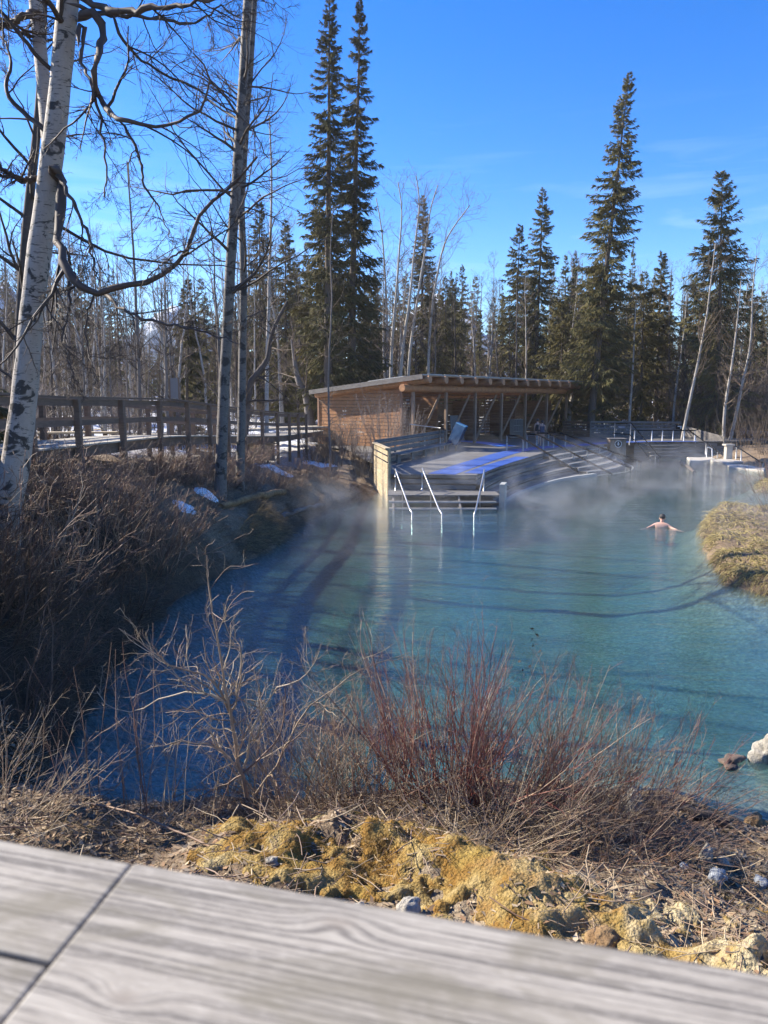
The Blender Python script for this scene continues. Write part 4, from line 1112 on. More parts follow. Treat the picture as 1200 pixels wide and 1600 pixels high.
def stander(base, face, h, label, suit, bend=0.0, arms='hug'):
    """standing woman seen from behind; face = heading angle of the gaze"""
    f = np.array([cos(face), sin(face), 0]); r = np.array([sin(face), -cos(face), 0]); u = np.array([0, 0, 1.0])
    s = h/1.68; B = np.array(base, float)
    def P(rx, fy, z): return B+r*rx*s+f*(fy+max(0, z-.95)*bend)*s+u*z*s
    nodes = [(P(0, 0, .93), (.150*s, .115*s)), (P(0, 0.0, 1.08), (.122*s, .095*s)), (P(0, .01, 1.25), (.145*s, .10*s)), (P(0, 0, 1.38), (.125*s, .085*s)), (P(0, .0, 1.45), .055*s), (P(0, .015, 1.50), .05*s),
             (P(0, .02, 1.575), (.074*s, .088*s)), (P(0, .015, 1.655), (.062*s, .075*s))]
    edges = [(0, 1), (1, 2), (2, 3), (3, 4), (4, 5), (5, 6), (6, 7)]
    def chain(start, pts):
        k = start
        for p, rad in pts:
            nodes.append((p, rad)); edges.append((k, len(nodes)-1)); k = len(nodes)-1
        return k
    for sd in (-1, 1):
        k = chain(0, [(P(.085*sd, 0, .83), .095*s), (P(.088*sd, .0, .66), .075*s), (P(.085*sd, .015, .48), .056*s), (P(.085*sd, -.01, .33), .055*s), (P(.085*sd, -.015, .12), .036*s), (P(.087*sd, -.01, .05), .038*s), (P(.095*sd, .09, .03), (.04*s, .024*s)), (P(.10*sd, .15, .022), (.036*s, .018*s))])
        if arms == 'hug':
            w = chain(3, [(P(.165*sd, .0, 1.37), .05*s), (P(.205*sd, .03, 1.22), .042*s), (P(.215*sd, .09, 1.08), .036*s), (P(.13*sd, .19, 1.16), .03*s), (P(.05*sd, .21, 1.20), .024*s)])
            hand(nodes, edges, w, -r*sd+u*.3, u, f, s)
        else:
            w = chain(3, [(P(.165*sd, .0, 1.37), .05*s), (P(.215*sd, .0, 1.2), .042*s), (P(.225*sd, .02, 1.07), .036*s), (P(.20*sd, .10, .92), .03*s), (P(.18*sd, .14, .83), .024*s)])
            hand(nodes, edges, w, -u+f*.3, f, -r*sd, s)
    t = thing('person', (base[0], base[1], base[2]), label, 'person')
    body = skinned('body', nodes, edges, M['skin'], t, base)
    hv = MB(); hc = P(0, -.005, 1.635); V_, F_ = ellipsoid(hc, (.098*s, .10*s, .095*s), rot=face); hv.add(V_, F_)
    V_, F_ = ellipsoid(P(0, -.085, 1.60), (.055*s, .05*s, .065*s)); hv.add(V_, F_)
    hv.build('hair', M['hair'], t, base, smooth=True)
    fc = MB()
    for ex_ in (-.032, .032):
        V_, F_ = ellipsoid(P(ex_, .098, 1.60), (.011*s, .008*s, .007*s)); fc.add(V_, F_)
    V_, F_ = ellipsoid(P(0, .102, 1.535), (.024*s, .008*s, .007*s)); fc.add(V_, F_)
    fc.build('eyes_and_mouth', M['hair'], t, base)
    nz = MB(); V_, F_ = ellipsoid(P(0, .112, 1.57), (.014*s, .018*s, .02*s)); nz.add(V_, F_)
    for ex_ in (-.082, .082):
        V_, F_ = ellipsoid(P(ex_, .01, 1.575), (.012*s, .022*s, .032*s)); nz.add(V_, F_)
    nz.build('nose_and_ears', M['skin'], t, base, smooth=True)
    # one-piece swimsuit following the torso
    def ring(z, a, b_, fy=0.0, n=20): return [P(a*cos(q), fy+b_*sin(q), z) for q in np.arange(n)*2*pi/n]
    sections = [(.80, .06, .055), (.85, .14, .115), (.93, .172, .132), (1.0, .158, .12), (1.08, .140, .11), (1.18, .152, .115), (1.26, .165, .118), (1.32, .150, .108)]
    Vs, Fs = [], []
    for z, a, b_ in sections: Vs += ring(z, a, b_)
    for i in range(len(sections)-1):
        for j in range(20): Fs.append((i*20+j, i*20+(j+1) % 20, (i+1)*20+(j+1) % 20, (i+1)*20+j))
    sm = MB(); sm.add(Vs, Fs)
    for sd in (-1, 1): sm.tube([P(.085*sd, -.10, 1.30), P(.09*sd, -.07, 1.42), P(.085*sd, .02, 1.455), P(.085*sd, .09, 1.38), P(.08*sd, .112, 1.28)], .016*s, 6)
    sm.build('swimsuit', suit, t, base, smooth=True)
pA = onz(846.5, 696.5, DZ); 
stander((pA[0], pA[1], DZ), R_(78), 1.66, 'woman in a navy one-piece swimsuit seen from behind on the deck by the bathing stairs', M['navy'], .10, 'hug')
pB = aty(841, 694, 53.6)
stander((pB[0]-.05, pB[1]+.1, DZ), R_(100), 1.72, 'bather with hair tied up standing just behind the woman in the navy swimsuit', M['black_cloth'], .03, 'down')

# swimmer, seen from behind, arms spread on the water
c = onz(1033, 824, 0.0)
sw = thing('person', (c[0], c[1], 0), 'swimmer with a black cap and bare back, arms spread on the pool water', 'person')
S0 = np.array([c[0], c[1], .01])
f = np.array([.35, .94, 0]); r = np.array([.94, -.35, 0]); u = np.array([0, 0, 1.0])
def P(rx, fy, z): return S0+r*rx+f*fy+u*z
nodes = [(P(0, .16, -.40), (.15, .11)), (P(0, .06, -.24), (.145, .10)), (P(0, -.02, -.07), (.185, .11)), (P(0, .02, .06), (.19, .09)), (P(.01, .09, .13), .066), (P(.02, .12, .185), .056), (P(.025, .14, .265), (.075, .09)), (P(.025, .14, .355), (.066, .078))]
edges = [(i, i+1) for i in range(7)]
def chain(k, pts):
    for p, rad in pts:
        nodes.append((p, rad)); edges.append((k, len(nodes)-1)); k = len(nodes)-1
    return k
for sd in (-1, 1):
    w = chain(3, [(P(.20*sd, .0, .06), .062), (P(.29*sd, -.05, .01), .048), (P(.37*sd, -.12, -.02), .042), (P(.44*sd+.02, -.20, -.036), .036), (P(.51*sd+.03, -.28, -.045), .026)])
    hand(nodes, edges, w, r*sd-f*.6, f, -u, 1.0, .3)
    chain(0, [(P(.1*sd, .36, -.46), .085), (P(.13*sd, .70, -.42), .065), (P(.12*sd, .95, -.62), .045), (P(.12*sd, 1.05, -.72), .03)])
skinned('body', nodes, edges, M['skin'], sw, (c[0], c[1], 0))
s = MB(); V_, F_ = ellipsoid(P(.025, .135, .33), (.096, .108, .095), rot=.3); s.add(V_, F_); s.build('cap', M['black_cloth'], sw, (c[0], c[1], 0), smooth=True)
s = MB()
for ex_ in (-.07, .12):
    V_, F_ = ellipsoid(P(ex_*.9+.003, .14, .26), (.014, .024, .034)); s.add(V_, F_)
V_, F_ = ellipsoid(P(.025, .24, .26), (.014, .02, .02)); s.add(V_, F_)
s.build('nose_and_ears', M['skin'], sw, (c[0], c[1], 0), smooth=True)
s = MB()
for ex_ in (-.008, .058):
    V_, F_ = ellipsoid(P(ex_, .225, .29), (.011, .008, .008)); s.add(V_, F_)
V_, F_ = ellipsoid(P(.025, .225, .215), (.024, .008, .007)); s.add(V_, F_)
s.build('eyes_and_mouth', M['hair'], sw, (c[0], c[1], 0))

# ------------------------------------------------------------------ vegetation builders
def resample(pts, K):
    P = np.array(pts, float); P = dense(P, 8)
    L = np.concatenate([[0], np.cumsum(np.linalg.norm(np.diff(P, axis=0), axis=1))])
    t = np.linspace(0, L[-1], K)
    return np.stack([np.interp(t, L, P[:, k]) for k in range(3)], 1)

def spruce_mesh(seed, h, rmax, prof=0.85, low=0.06, dens=7.0, tw=1.0, lean=(0, 0), dead=0.0, foot_bare=0.0):
    g = np.random.default_rng(seed)
    K = 12
    z = np.linspace(0, h, K)
    ln = (z/h)**1.2
    tr = np.stack([lean[0]*ln+0.05*np.cumsum(g.normal(size=K))*0.4, lean[1]*ln+0.05*np.cumsum(g.normal(size=K))*0.4, z], 1)
    rad = np.linspace(0.0125*h, 0.012, K)
    trunk = tubes(tr[None], rad[None], 8)
    nb = int(h*dens)
    t = np.sort(low+(1-low)*g.random(nb)**0.85)
    bz = t*h
    p0 = np.stack([np.interp(bz, z, tr[:, k]) for k in range(3)], 1)
    az = g.random(nb)*2*pi
    clump = 0.82+0.36*vnoise(az*1.3+seed, bz*0.55, 1.0, seed)
    rl = rmax*((1-t)**prof*0.95+0.035)*np.minimum(1, 0.55+t/0.25*0.45)*(0.55+0.65*g.random(nb))*clump
    gap = g.random(nb) < 0.05+dead*(1-t)
    up = np.where(t > .8, .55*(t-.8)/.2+.05, -0.30*(0.8-t)/.8-0.05)+0.12*g.normal(size=nb)
    D = np.stack([np.cos(az), np.sin(az), up], 1); D /= np.linalg.norm(D, axis=1, keepdims=True)
    KB_ = 6
    P = np.zeros((nb, KB_, 3)); P[:, 0] = p0
    DD = D.copy()
    for k in range(1, KB_):
        DD = DD+0.07*g.normal(size=DD.shape)+np.array([0, 0, 1.0])*np.where(k < 3, -0.10, 0.13)
        DD /= np.linalg.norm(DD, axis=1, keepdims=True)
        P[:, k] = P[:, k-1]+DD*(rl/(KB_-1))[:, None]
    Rb = np.maximum(.004+.009*rl, .006)[:, None]*np.linspace(1, .3, KB_)[None]
    branches = tubes(P, Rb, 3)
    live = ~gap
    PL, RLn, T_ = P[live], rl[live], t[live]
    # needle sprays: spindles along the branch, alternately to both sides, drooping
    per = int(30*tw)
    m = len(PL)*per
    idx = np.repeat(np.arange(len(PL)), per)
    s = g.random(m)**0.8*0.92+0.08
    ff = s*(KB_-1); i0 = np.clip(ff.astype(int), 0, KB_-2); w = (ff-i0)[:, None]
    pos = PL[idx, i0]*(1-w)+PL[idx, i0+1]*w
    tan = PL[idx, i0+1]-PL[idx, i0]; tan /= np.linalg.norm(tan, axis=1, keepdims=True)+1e-9
    sd = np.cross(tan, np.array([0, 0, 1.0])); sd /= np.linalg.norm(sd, axis=1, keepdims=True)+1e-9
    sgn = np.where(g.random(m) < .5, -1.0, 1.0)[:, None]
    d = tan*(0.55+.4*g.random((m, 1)))+sd*sgn*(0.9*g.random((m, 1)))+np.array([0, 0, 1.0])*(-0.35+0.35*g.normal(size=(m, 1)))
    d /= np.linalg.norm(d, axis=1, keepdims=True)
    ll = np.minimum(0.20+0.24*np.minimum(RLn[idx], 2.6), .10+.7*RLn[idx])*(0.6+0.6*g.random(m))*(1.05-.5*s)
    Q = np.zeros((m, 4, 3)); Q[:, 0] = pos
    for k in range(1, 4):
        d2 = d+np.array([0, 0, -0.10*k])
        Q[:, k] = Q[:, k-1]+d2*(ll/3)[:, None]
    wd = np.minimum(1, .45+.55*RLn[idx])*(0.014+0.022*g.random(m))*(0.8+.25*np.minimum(RLn[idx], 2.0))
    RQ = wd[:, None]*np.array([0.6, 1.0, 0.8, 0.05])[None]
    needles = tubes(Q, RQ, 3)
    return trunk, branches, needles

def build_spruce(name, mesh3, mats, loc, label, group=None, rotz=0.0, scale=(1, 1, 1)):
    t = thing(name, loc, label, 'tree', group, rotz); t.scale = scale
    put('trunk', mesh_fast('trunk', *cat_vf([mesh3[0], mesh3[1]]), True), M['spruce_bark'], t)
    put('crown', mesh_fast('crown', *mesh3[2]), M[mats], t)
    return t

def bare_mesh(seed, h, r0, n1=30, n2=6, n3=4, lean=(0, 0), spread=0.22, up=0.10, t0=.25, ang=(48, 12), wob=0.05, n4=0, rmin=0.005):
    g = np.random.default_rng(seed)
    K = 16
    z = np.linspace(0, h, K); ln = (z/h)**1.3
    wx = np.cumsum(g.normal(size=K))*wob; wy = np.cumsum(g.normal(size=K))*wob
    tr = np.stack([lean[0]*ln+wx, lean[1]*ln+wy, z], 1); tr[:, :2] -= tr[0, :2]
    rad = r0*(1-z/h)**0.8+0.008
    trunk = tubes(tr[None], rad[None], 8)
    P1, R1 = grow(g, tr[None], rad[None], n1, t0, .98, ang, spread, 8, .10, up, .5, .25, rmin=rmin, taperpos=.55)
    P2, R2 = grow(g, P1, R1, n2, .15, 1, (42, 12), .5, 6, .13, up*.7, .6, .4, rmin=rmin*.8)
    parts = [tubes(P1, R1, 4), tubes(P2, R2, 3)]
    if n3:
        P3, R3 = grow(g, P2, R2, n3, .15, 1, (40, 14), .55, 5, .15, up*.5, .65, .5, rmin=rmin*.65)
        parts.append(tubes(P3, R3, 3))
        if n4:
            P4, R4 = grow(g, P3, R3, n4, .2, 1, (40, 14), .6, 4, .16, .02, .7, .5, rmin=rmin*.5)
            parts.append(tubes(P4, R4, 3))
    return trunk, cat_vf(parts)
def build_bare(name, mesh2, tm, cm, loc, label, group=None, rotz=0.0, scale=(1, 1, 1), cat='tree'):
    t = thing(name, loc, label, cat, group, rotz); t.scale = scale
    put('trunk', mesh_fast('trunk', *mesh2[0], True), M[tm], t)
    put('crown', mesh_fast('crown', *mesh2[1]), M[cm], t)
    return t
def shrub_mesh(seed, nst, h, spread, base_r, rad=.006, n2=4, n3=2, bend=(0, 0, 0), gnarl=.06, up=.05, K=9, ang2=(28, 10), rmin=.0016):
    g = np.random.default_rng(seed)
    a = g.random(nst)*2*pi; rr = base_r*np.sqrt(g.random(nst))
    P0 = np.stack([rr*np.cos(a), rr*np.sin(a), np.full(nst, -.05)], 1)
    out = np.stack([np.cos(a), np.sin(a), np.zeros(nst)], 1)*(spread*(.15+.85*g.random(nst)))[:, None]+0.22*spread*g.normal(size=(nst, 3))
    D = out+np.array([0, 0, 1.0])+np.array(bend); D /= np.linalg.norm(D, axis=1, keepdims=True)
    L = h*(0.45+0.65*g.random(nst))
    P = walk(g, P0, D, L, K, gnarl, up)
    Rr = rad*(.6+.6*g.random(nst))[:, None]*np.linspace(1, .35, K)[None]
    parts = [tubes(P, Rr, 4)]
    if n2:
        P2, R2 = grow(g, P, Rr, n2, .25, .98, ang2, .38, 6, gnarl*1.4, up, .6, .4, rmin=rmin)
        parts.append(tubes(P2, R2, 3))
        if n3:
            P3, R3 = grow(g, P2, R2, n3, .2, 1, (32, 12), .5, 4, gnarl*1.5, up, .7, .5, rmin=rmin*.8)
            parts.append(tubes(P3, R3, 3))
    return cat_vf(parts)

def base_at(px, Y, dz=0.0):
    x = (px-600)/1200.0*(Y*cos(PITCH)+3.0*sin(PITCH)/1.0)
    # solve x so that the foot projects to px
    for _ in range(3):
        g0 = gz(x, Y)
        ax = Y*cos(PITCH)+(CAM_H-g0)*sin(PITCH)
        x = (px-600)/1200.0*ax
    return np.array([x, Y, gz(x, Y)+dz])
def top_z(py, Y): return float(aty(600, py, Y)[2])

# ---- big leaning birch at the left, forked
rb_ = np.random.default_rng(101)
B1 = [aty(*p, Y) for p, Y in (((10, 800), 11.2), ((22, 740), 11.2), ((38, 620), 11.2), ((52, 470), 11.2), ((70, 330), 11.2), ((88, 190), 11.2), ((100, 70), 11.2), ((112, -60), 11.2), ((124, -240), 11.3), ((131, -460), 11.4))]
B1 = [B1[0]+np.array([-.12, .1, -1.5])]+B1
b0 = B1[0]
big = thing('birch_tree', b0, 'big leaning white birch with forked trunk and dark patches at the left edge', 'tree')
tr1 = resample(B1, 40); r1 = np.interp(np.linspace(0, 1, 40), [0, .12, .3, .6, .8, 1], [.235, .205, .172, .142, .125, .08])
r1 = r1*(1+.05*rb_.normal(size=40)*.5)
put('trunk', mesh_fast('trunk', *[q if i else q-b0 for i, q in enumerate(tubes(tr1[None], r1[None], 16))], True), M['birch'], big)
B2 = [aty(*p, Y) for p, Y in (((80, 262), 11.25), ((74, 200), 11.45), ((66, 110), 11.7), ((57, 20), 11.9), ((47, -100), 12.1), ((38, -300), 12.3))]
tr2 = resample(B2, 20); r2 = np.linspace(.10, .085, 20); r2[0] = .05
put('second_stem', mesh_fast('second_stem', *[q if i else q-b0 for i, q in enumerate(tubes(tr2[None], r2[None], 12))], True), M['birch'], big)
limbs = [  # pixel path, distances at the ends, radii (m)
    ([(80, 262), (92, 274), (97, 300), (91, 345), (95, 385), (112, 428), (150, 455), (205, 449), (258, 430), (300, 385), (318, 340), (345, 315), (385, 280), (410, 250)], 11.0, 9.6, .075, .012),
    ([(84, 268), (100, 288), (120, 325), (138, 370), (146, 410), (153, 445)], 11.0, 10.3, .035, .008),
    ([(122, 30), (150, 25), (160, 55), (150, 100), (147, 130), (165, 170), (195, 192), (245, 201), (290, 186), (315, 165), (325, 130), (300, 80)], 11.1, 9.9, .055, .008),
    ([(120, 60), (132, 40), (128, 75), (126, 100), (145, 130), (160, 190), (165, 250), (162, 300)], 11.1, 10.6, .032, .01),
    ([(115, -20), (150, 8), (205, 14), (265, 6), (330, -2), (400, -20)], 11.1, 10.2, .055, .012),
    ([(117, 10), (170, 22), (235, 28), (300, 38), (345, 12), (378, 30)], 11.1, 11.6, .035, .008),
    ([(175, 20), (190, 60), (230, 100), (290, 130), (340, 160), (390, 195), (420, 250)], 11.0, 12.0, .022, .006),
    ([(158, 455), (200, 490), (260, 508), (320, 518), (375, 545)], 10.5, 9.6, .028, .006),
    ([(190, 190), (215, 240), (225, 290), (250, 330), (265, 370)], 10.4, 10.0, .022, .005),
    ([(55, 20), (30, 30), (5, 40), (-40, 60)], 11.8, 11.2, .05, .02), ([(58, 60), (30, 52), (8, 44), (-30, 30)], 11.8, 11.9, .03, .012),
    ([(60, 278), (40, 284), (15, 272), (-25, 250)], 11.3, 11.0, .045, .02),
    ([(300, 388), (270, 400), (240, 425), (215, 450)], 9.9, 9.8, .014, .006),
    ([(108, 395), (114, 425), (118, 445), (95, 460), (75, 470)], 10.9, 10.8, .02, .006),
    ([(150, 456), (135, 500), (140, 540), (160, 600)], 10.7, 10.6, .016, .005), ([(110, 440), (107, 480), (95, 530), (120, 600)], 10.8, 10.8, .022, .006),
]
LP, LRr = [], []
for pts, ya, yb, ra, rbb in limbs:
    n_ = len(pts)
    W = resample([aty(x, y, ya+(yb-ya)*i/(n_-1)+.12*rb_.normal()) for i, (x, y) in enumerate(pts)], 26)
    W += 0.008*np.cumsum(rb_.normal(size=W.shape), axis=0)*.6 + np.minimum(.35*ra+.004, .016)*rb_.normal(size=W.shape)
    rad_ = np.linspace(ra, rbb, 26)*(1+.11*rb_.normal(size=26)); t0_ = W[1]-W[0]; W[0] -= .10*t0_/np.linalg.norm(t0_); rad_[0] = .004
    LP.append(W); LRr.append(rad_)
LP, LRr = np.array(LP), np.array(LRr)
put('limbs', mesh_fast('limbs', *[q if i else q-b0 for i, q in enumerate(tubes(LP, LRr, 8))], True), M['limb'], big)
Ptop, Rtop = grow(rb_, np.array([tr1[20:38:1]]), np.array([r1[20:38]]), 12, .1, 1, (60, 15), .55, 26, .12, -.01, .30, .2, rmin=.012)
P1 = np.concatenate([LP, Ptop]); R1_ = np.concatenate([LRr, Rtop])
P2, R2 = grow(rb_, P1, R1_, 9, .15, 1, (50, 16), .42, 9, .14, .0, .5, .3, rmin=.005)
P3, R3 = grow(rb_, P2, R2, 9, .12, 1, (45, 14), .45, 7, .14, .0, .6, .4, rmin=.0032)
P4, R4 = grow(rb_, P3, R3, 6, .15, 1, (42, 14), .5, 5, .15, .0, .65, .5, rmin=.0024)
cr = cat_vf([tubes(Ptop, Rtop, 6), tubes(P2, R2, 4), tubes(P3, R3, 3), tubes(P4, R4, 3)])
put('crown', mesh_fast('crown', cr[0]-b0, cr[1]), M['twig_dark'], big)

# dark leaning stem behind the birch
c = base_at(22, 15)
W = resample([c-(0, 0, .2), aty(30, 560, 15), aty(36, 440, 15), aty(44, 330, 15.1), aty(58, 200, 15.2), aty(66, 80, 15.3), aty(72, -80, 15.4)], 24)
dk = thing('dead_tree', c, 'dark leaning stem standing close behind the big white birch', 'tree')
rr_ = np.linspace(.13, .05, 24)
P2, R2 = grow(rb_, W[None], rr_[None], 22, .2, 1, (60, 14), .22, 8, .14, .03, .4, .25, rmin=.006)
P3, R3 = grow(rb_, P2, R2, 6, .2, 1, (45, 14), .45, 6, .14, .0, .6, .4, rmin=.004)
P4, R4 = grow(rb_, P3, R3, 3, .2, 1, (45, 14), .5, 4, .14, .0, .6, .5, rmin=.003)
v_, f_ = tubes(W[None], rr_[None], 9); put('trunk', mesh_fast('trunk', v_-c, f_, True), M['dark_bark'], dk)
v_, f_ = cat_vf([tubes(P2, R2, 4), tubes(P3, R3, 3), tubes(P4, R4, 3)]); put('crown', mesh_fast('crown', v_-c, f_), M['twig_dark'], dk)

# twin aspens in front of the boardwalk
def px_tree(name, label, pts, Y, ra, rb2, tm, cm, seed, n1=34, spread=.16, n2=7, n3=5, t0=.25, up=.04, ang=(58, 14), rmin=.004, group=None, n4=0):
    g = np.random.default_rng(seed)
    c = base_at(pts[0][0], Y)
    W = resample([c-(0, 0, .25)]+[aty(x, y, Y+.1*g.normal()) for x, y in pts[1:]], 26)
    W[3:] += 0.008*np.cumsum(g.normal(size=W[3:].shape), axis=0)
    t = thing(name, c, label, 'tree', group)
    k = np.linspace(0, 1, 26); r_ = ra+(rb2-ra)*k+ra*.25*np.exp(-k*30)
    v_, f_ = tubes(W[None], r_[None], 12); put('trunk', mesh_fast('trunk', v_-c, f_, True), M[tm], t)
    P1, R1 = grow(g, W[None], r_[None], n1, t0, 1, ang, spread, 9, .13, up, .32, .2, rmin=rmin*1.8, taperpos=.4)
    P2, R2 = grow(g, P1, R1, n2, .15, 1, (46, 14), .48, 7, .13, up*.6, .6, .35, rmin=rmin)
    P3, R3 = grow(g, P2, R2, n3, .15, 1, (44, 14), .5, 5, .14, .0, .65, .5, rmin=rmin*.7)
    pr = [tubes(P1, R1, 5), tubes(P2, R2, 3), tubes(P3, R3, 3)]
    if n4:
        P4, R4 = grow(g, P3, R3, n4, .15, 1, (44, 14), .55, 4, .14, .0, .65, .5, rmin=rmin*.55); pr.append(tubes(P4, R4, 3))
    v_, f_ = cat_vf(pr); put('crown', mesh_fast('crown', v_-c, f_), M[cm], t)
    return t
px_tree('aspen_tree', 'thicker of the two grey trunks in front of the boardwalk, leaning right', [(343, 712), (350, 600), (358, 450), (368, 300), (378, 120), (387, -20), (394, -180), (400, -330)], 22.0, .165, .10, 'aspen', 'twig_dark', 201, 30, .20, 7, 5, .28, n4=2)
px_tree('aspen_tree', 'thinner grey trunk just right of the thicker one in front of the boardwalk', [(374, 706), (379, 570), (380, 430), (377, 320), (384, 200), (393, 80), (399, -60), (404, -220)], 24.0, .135, .065, 'aspen', 'twig_dark', 202, 26, .18, 7, 5, .3, n4=2)
px_tree('sapling', 'slender bare sapling rising in front of the left end of the cedar wall', [(517, 742), (514, 650), (513, 560), (517, 470), (515, 400), (519, 320)], 36.0, .055, .02, 'grey_bark', 'twig_grey', 203, 26, .14, 5, 3, .2)
px_tree('birch_tree', 'thin white birch behind the boardwalk just right of the aspen trunks', [(416, 648), (418, 540), (421, 420), (424, 300), (420, 180)], 44.0, .13, .04, 'white_bark', 'twig_grey', 204, 34, .18, 6, 4, .3)
px_tree('birch_tree', 'bare tree left of the notice board with thin pale trunk', [(219, 640), (216, 560), (212, 450), (205, 340), (198, 250)], 40.0, .12, .03, 'grey_bark', 'twig_dark', 205, 40, .15, 6, 5, .25)
px_tree('dead_tree', 'gnarled dark tree leaning right behind the aspen trunks', [(378, 652), (388, 610), (400, 585), (418, 560), (425, 520), (448, 470)], 40.0, .26, .06, 'dark_bark', 'twig_dark', 206, 20, .3, 6, 4, .3)
px_tree('dead_tree', 'thick grey leaning stump-like trunk in the snow left of the shelter roof', [(490, 640), (478, 620), (468, 602), (462, 580), (455, 530)], 58.0, .42, .10, 'grey_bark', 'twig_grey', 207, 16, .4, 6, 4, .4)

# birch clump behind the shelter
cl = [((610, 640), [(612, 560), (618, 480), (624, 400), (628, 330), (622, 285)], 'leftmost white stem of the birch clump behind the shelter'),
      ((624, 640), [(628, 560), (640, 470), (648, 390), (655, 320), (650, 275)], 'tallest white stem of the birch clump behind the shelter'),
      ((636, 640), [(640, 560), (652, 470), (664, 390), (672, 330), (684, 290)], 'middle white birch stem leaning right behind the shelter'),
      ((668, 640), [(670, 560), (676, 480), (686, 420), (700, 370), (735, 320)], 'rightmost birch of the clump, with a broad crown bent to the right'),
      ((604, 640), [(606, 560), (604, 480), (600, 400), (595, 350), (588, 310)], 'birch stem leaning left against the big spruces')]
for k, (b_, pts, lb) in enumerate(cl):
    px_tree('birch_tree', lb, [b_]+pts, 67.0+1.5*k, .17, .04, 'white_bark', 'twig_grey', 220+k, 40, .22 if k == 3 else .16, 6, 4, .3, .05, (48, 12), .008)

# bare birches at the right edge
for k, (b_, pts, lb, Y) in enumerate([((1062, 700), [(1075, 640), (1090, 570), (1103, 500), (1112, 430), (1118, 380)], 'bare pale birch in front of the big dark spruce at the right', 60),
      ((1130, 700), [(1133, 640), (1143, 570), (1152, 500), (1158, 440)], 'bare pale sapling above the white pillar', 58),
      ((1137, 700), [(1150, 650), (1160, 600), (1172, 540), (1176, 460), (1182, 400)], 'bare leaning sapling right of the white pillar', 59),
      ((982, 690), [(984, 640), (988, 580), (990, 520), (994, 460)], 'pale tan trunk just behind the long grey fence', 66),
      ((1052, 690), [(1053, 640), (1060, 580), (1068, 520), (1072, 460)], 'thin white trunk behind the right end of the long grey fence', 67),
      ((888, 690), [(890, 640), (899, 600), (912, 540), (925, 490)], 'white leaning birch trunk just right of the shelter', 69)]):
    px_tree('birch_tree', lb, [b_]+pts, Y, .13 if k != 5 else .24, .03, 'white_bark', 'twig_grey', 240+k, 36, .2, 6, 4, .25, .05, (48, 12), .007)

# ---- named spruces: foot pixel, top pixel, distance, radius
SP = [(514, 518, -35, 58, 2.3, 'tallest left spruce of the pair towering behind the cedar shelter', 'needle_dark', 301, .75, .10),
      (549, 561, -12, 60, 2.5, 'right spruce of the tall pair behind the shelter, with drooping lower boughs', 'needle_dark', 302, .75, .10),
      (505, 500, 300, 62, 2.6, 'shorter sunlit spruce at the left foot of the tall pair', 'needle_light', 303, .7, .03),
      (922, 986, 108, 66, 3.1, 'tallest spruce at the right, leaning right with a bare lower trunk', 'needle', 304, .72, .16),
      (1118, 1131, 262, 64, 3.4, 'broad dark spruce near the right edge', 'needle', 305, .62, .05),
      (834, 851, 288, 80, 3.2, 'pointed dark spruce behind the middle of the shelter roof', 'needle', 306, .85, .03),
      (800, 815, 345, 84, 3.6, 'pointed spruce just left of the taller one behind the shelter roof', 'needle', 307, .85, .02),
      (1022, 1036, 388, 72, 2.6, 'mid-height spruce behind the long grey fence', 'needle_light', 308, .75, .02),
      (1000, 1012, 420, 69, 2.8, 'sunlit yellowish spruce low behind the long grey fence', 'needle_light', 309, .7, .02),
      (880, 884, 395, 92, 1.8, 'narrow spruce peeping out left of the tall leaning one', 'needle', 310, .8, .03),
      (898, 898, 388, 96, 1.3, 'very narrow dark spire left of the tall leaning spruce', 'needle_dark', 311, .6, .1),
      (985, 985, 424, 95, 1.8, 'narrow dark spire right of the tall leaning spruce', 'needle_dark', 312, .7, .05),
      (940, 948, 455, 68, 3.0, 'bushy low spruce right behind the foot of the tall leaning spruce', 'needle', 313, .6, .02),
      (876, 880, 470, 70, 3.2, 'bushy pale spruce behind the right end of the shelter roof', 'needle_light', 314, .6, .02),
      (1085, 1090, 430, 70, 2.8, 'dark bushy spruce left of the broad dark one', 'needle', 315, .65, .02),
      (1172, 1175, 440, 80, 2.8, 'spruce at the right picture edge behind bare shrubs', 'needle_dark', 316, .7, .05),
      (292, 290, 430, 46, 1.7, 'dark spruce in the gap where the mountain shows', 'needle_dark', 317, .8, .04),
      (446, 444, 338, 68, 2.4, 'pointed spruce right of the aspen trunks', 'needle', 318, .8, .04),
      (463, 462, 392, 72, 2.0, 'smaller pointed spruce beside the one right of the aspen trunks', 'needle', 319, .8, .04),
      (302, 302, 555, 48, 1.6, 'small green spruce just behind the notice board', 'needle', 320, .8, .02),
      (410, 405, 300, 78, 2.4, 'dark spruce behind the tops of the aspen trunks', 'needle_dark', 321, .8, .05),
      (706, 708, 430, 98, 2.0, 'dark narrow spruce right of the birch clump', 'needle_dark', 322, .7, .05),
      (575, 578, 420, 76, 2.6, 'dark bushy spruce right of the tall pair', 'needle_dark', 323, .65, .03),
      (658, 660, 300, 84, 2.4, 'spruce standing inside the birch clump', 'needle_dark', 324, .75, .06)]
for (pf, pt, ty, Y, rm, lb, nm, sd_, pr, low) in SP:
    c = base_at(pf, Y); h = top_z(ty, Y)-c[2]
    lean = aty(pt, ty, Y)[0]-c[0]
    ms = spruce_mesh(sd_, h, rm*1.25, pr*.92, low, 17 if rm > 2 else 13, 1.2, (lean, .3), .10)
    build_spruce('spruce_tree', ms, nm, c-(0, 0, .2), lb)

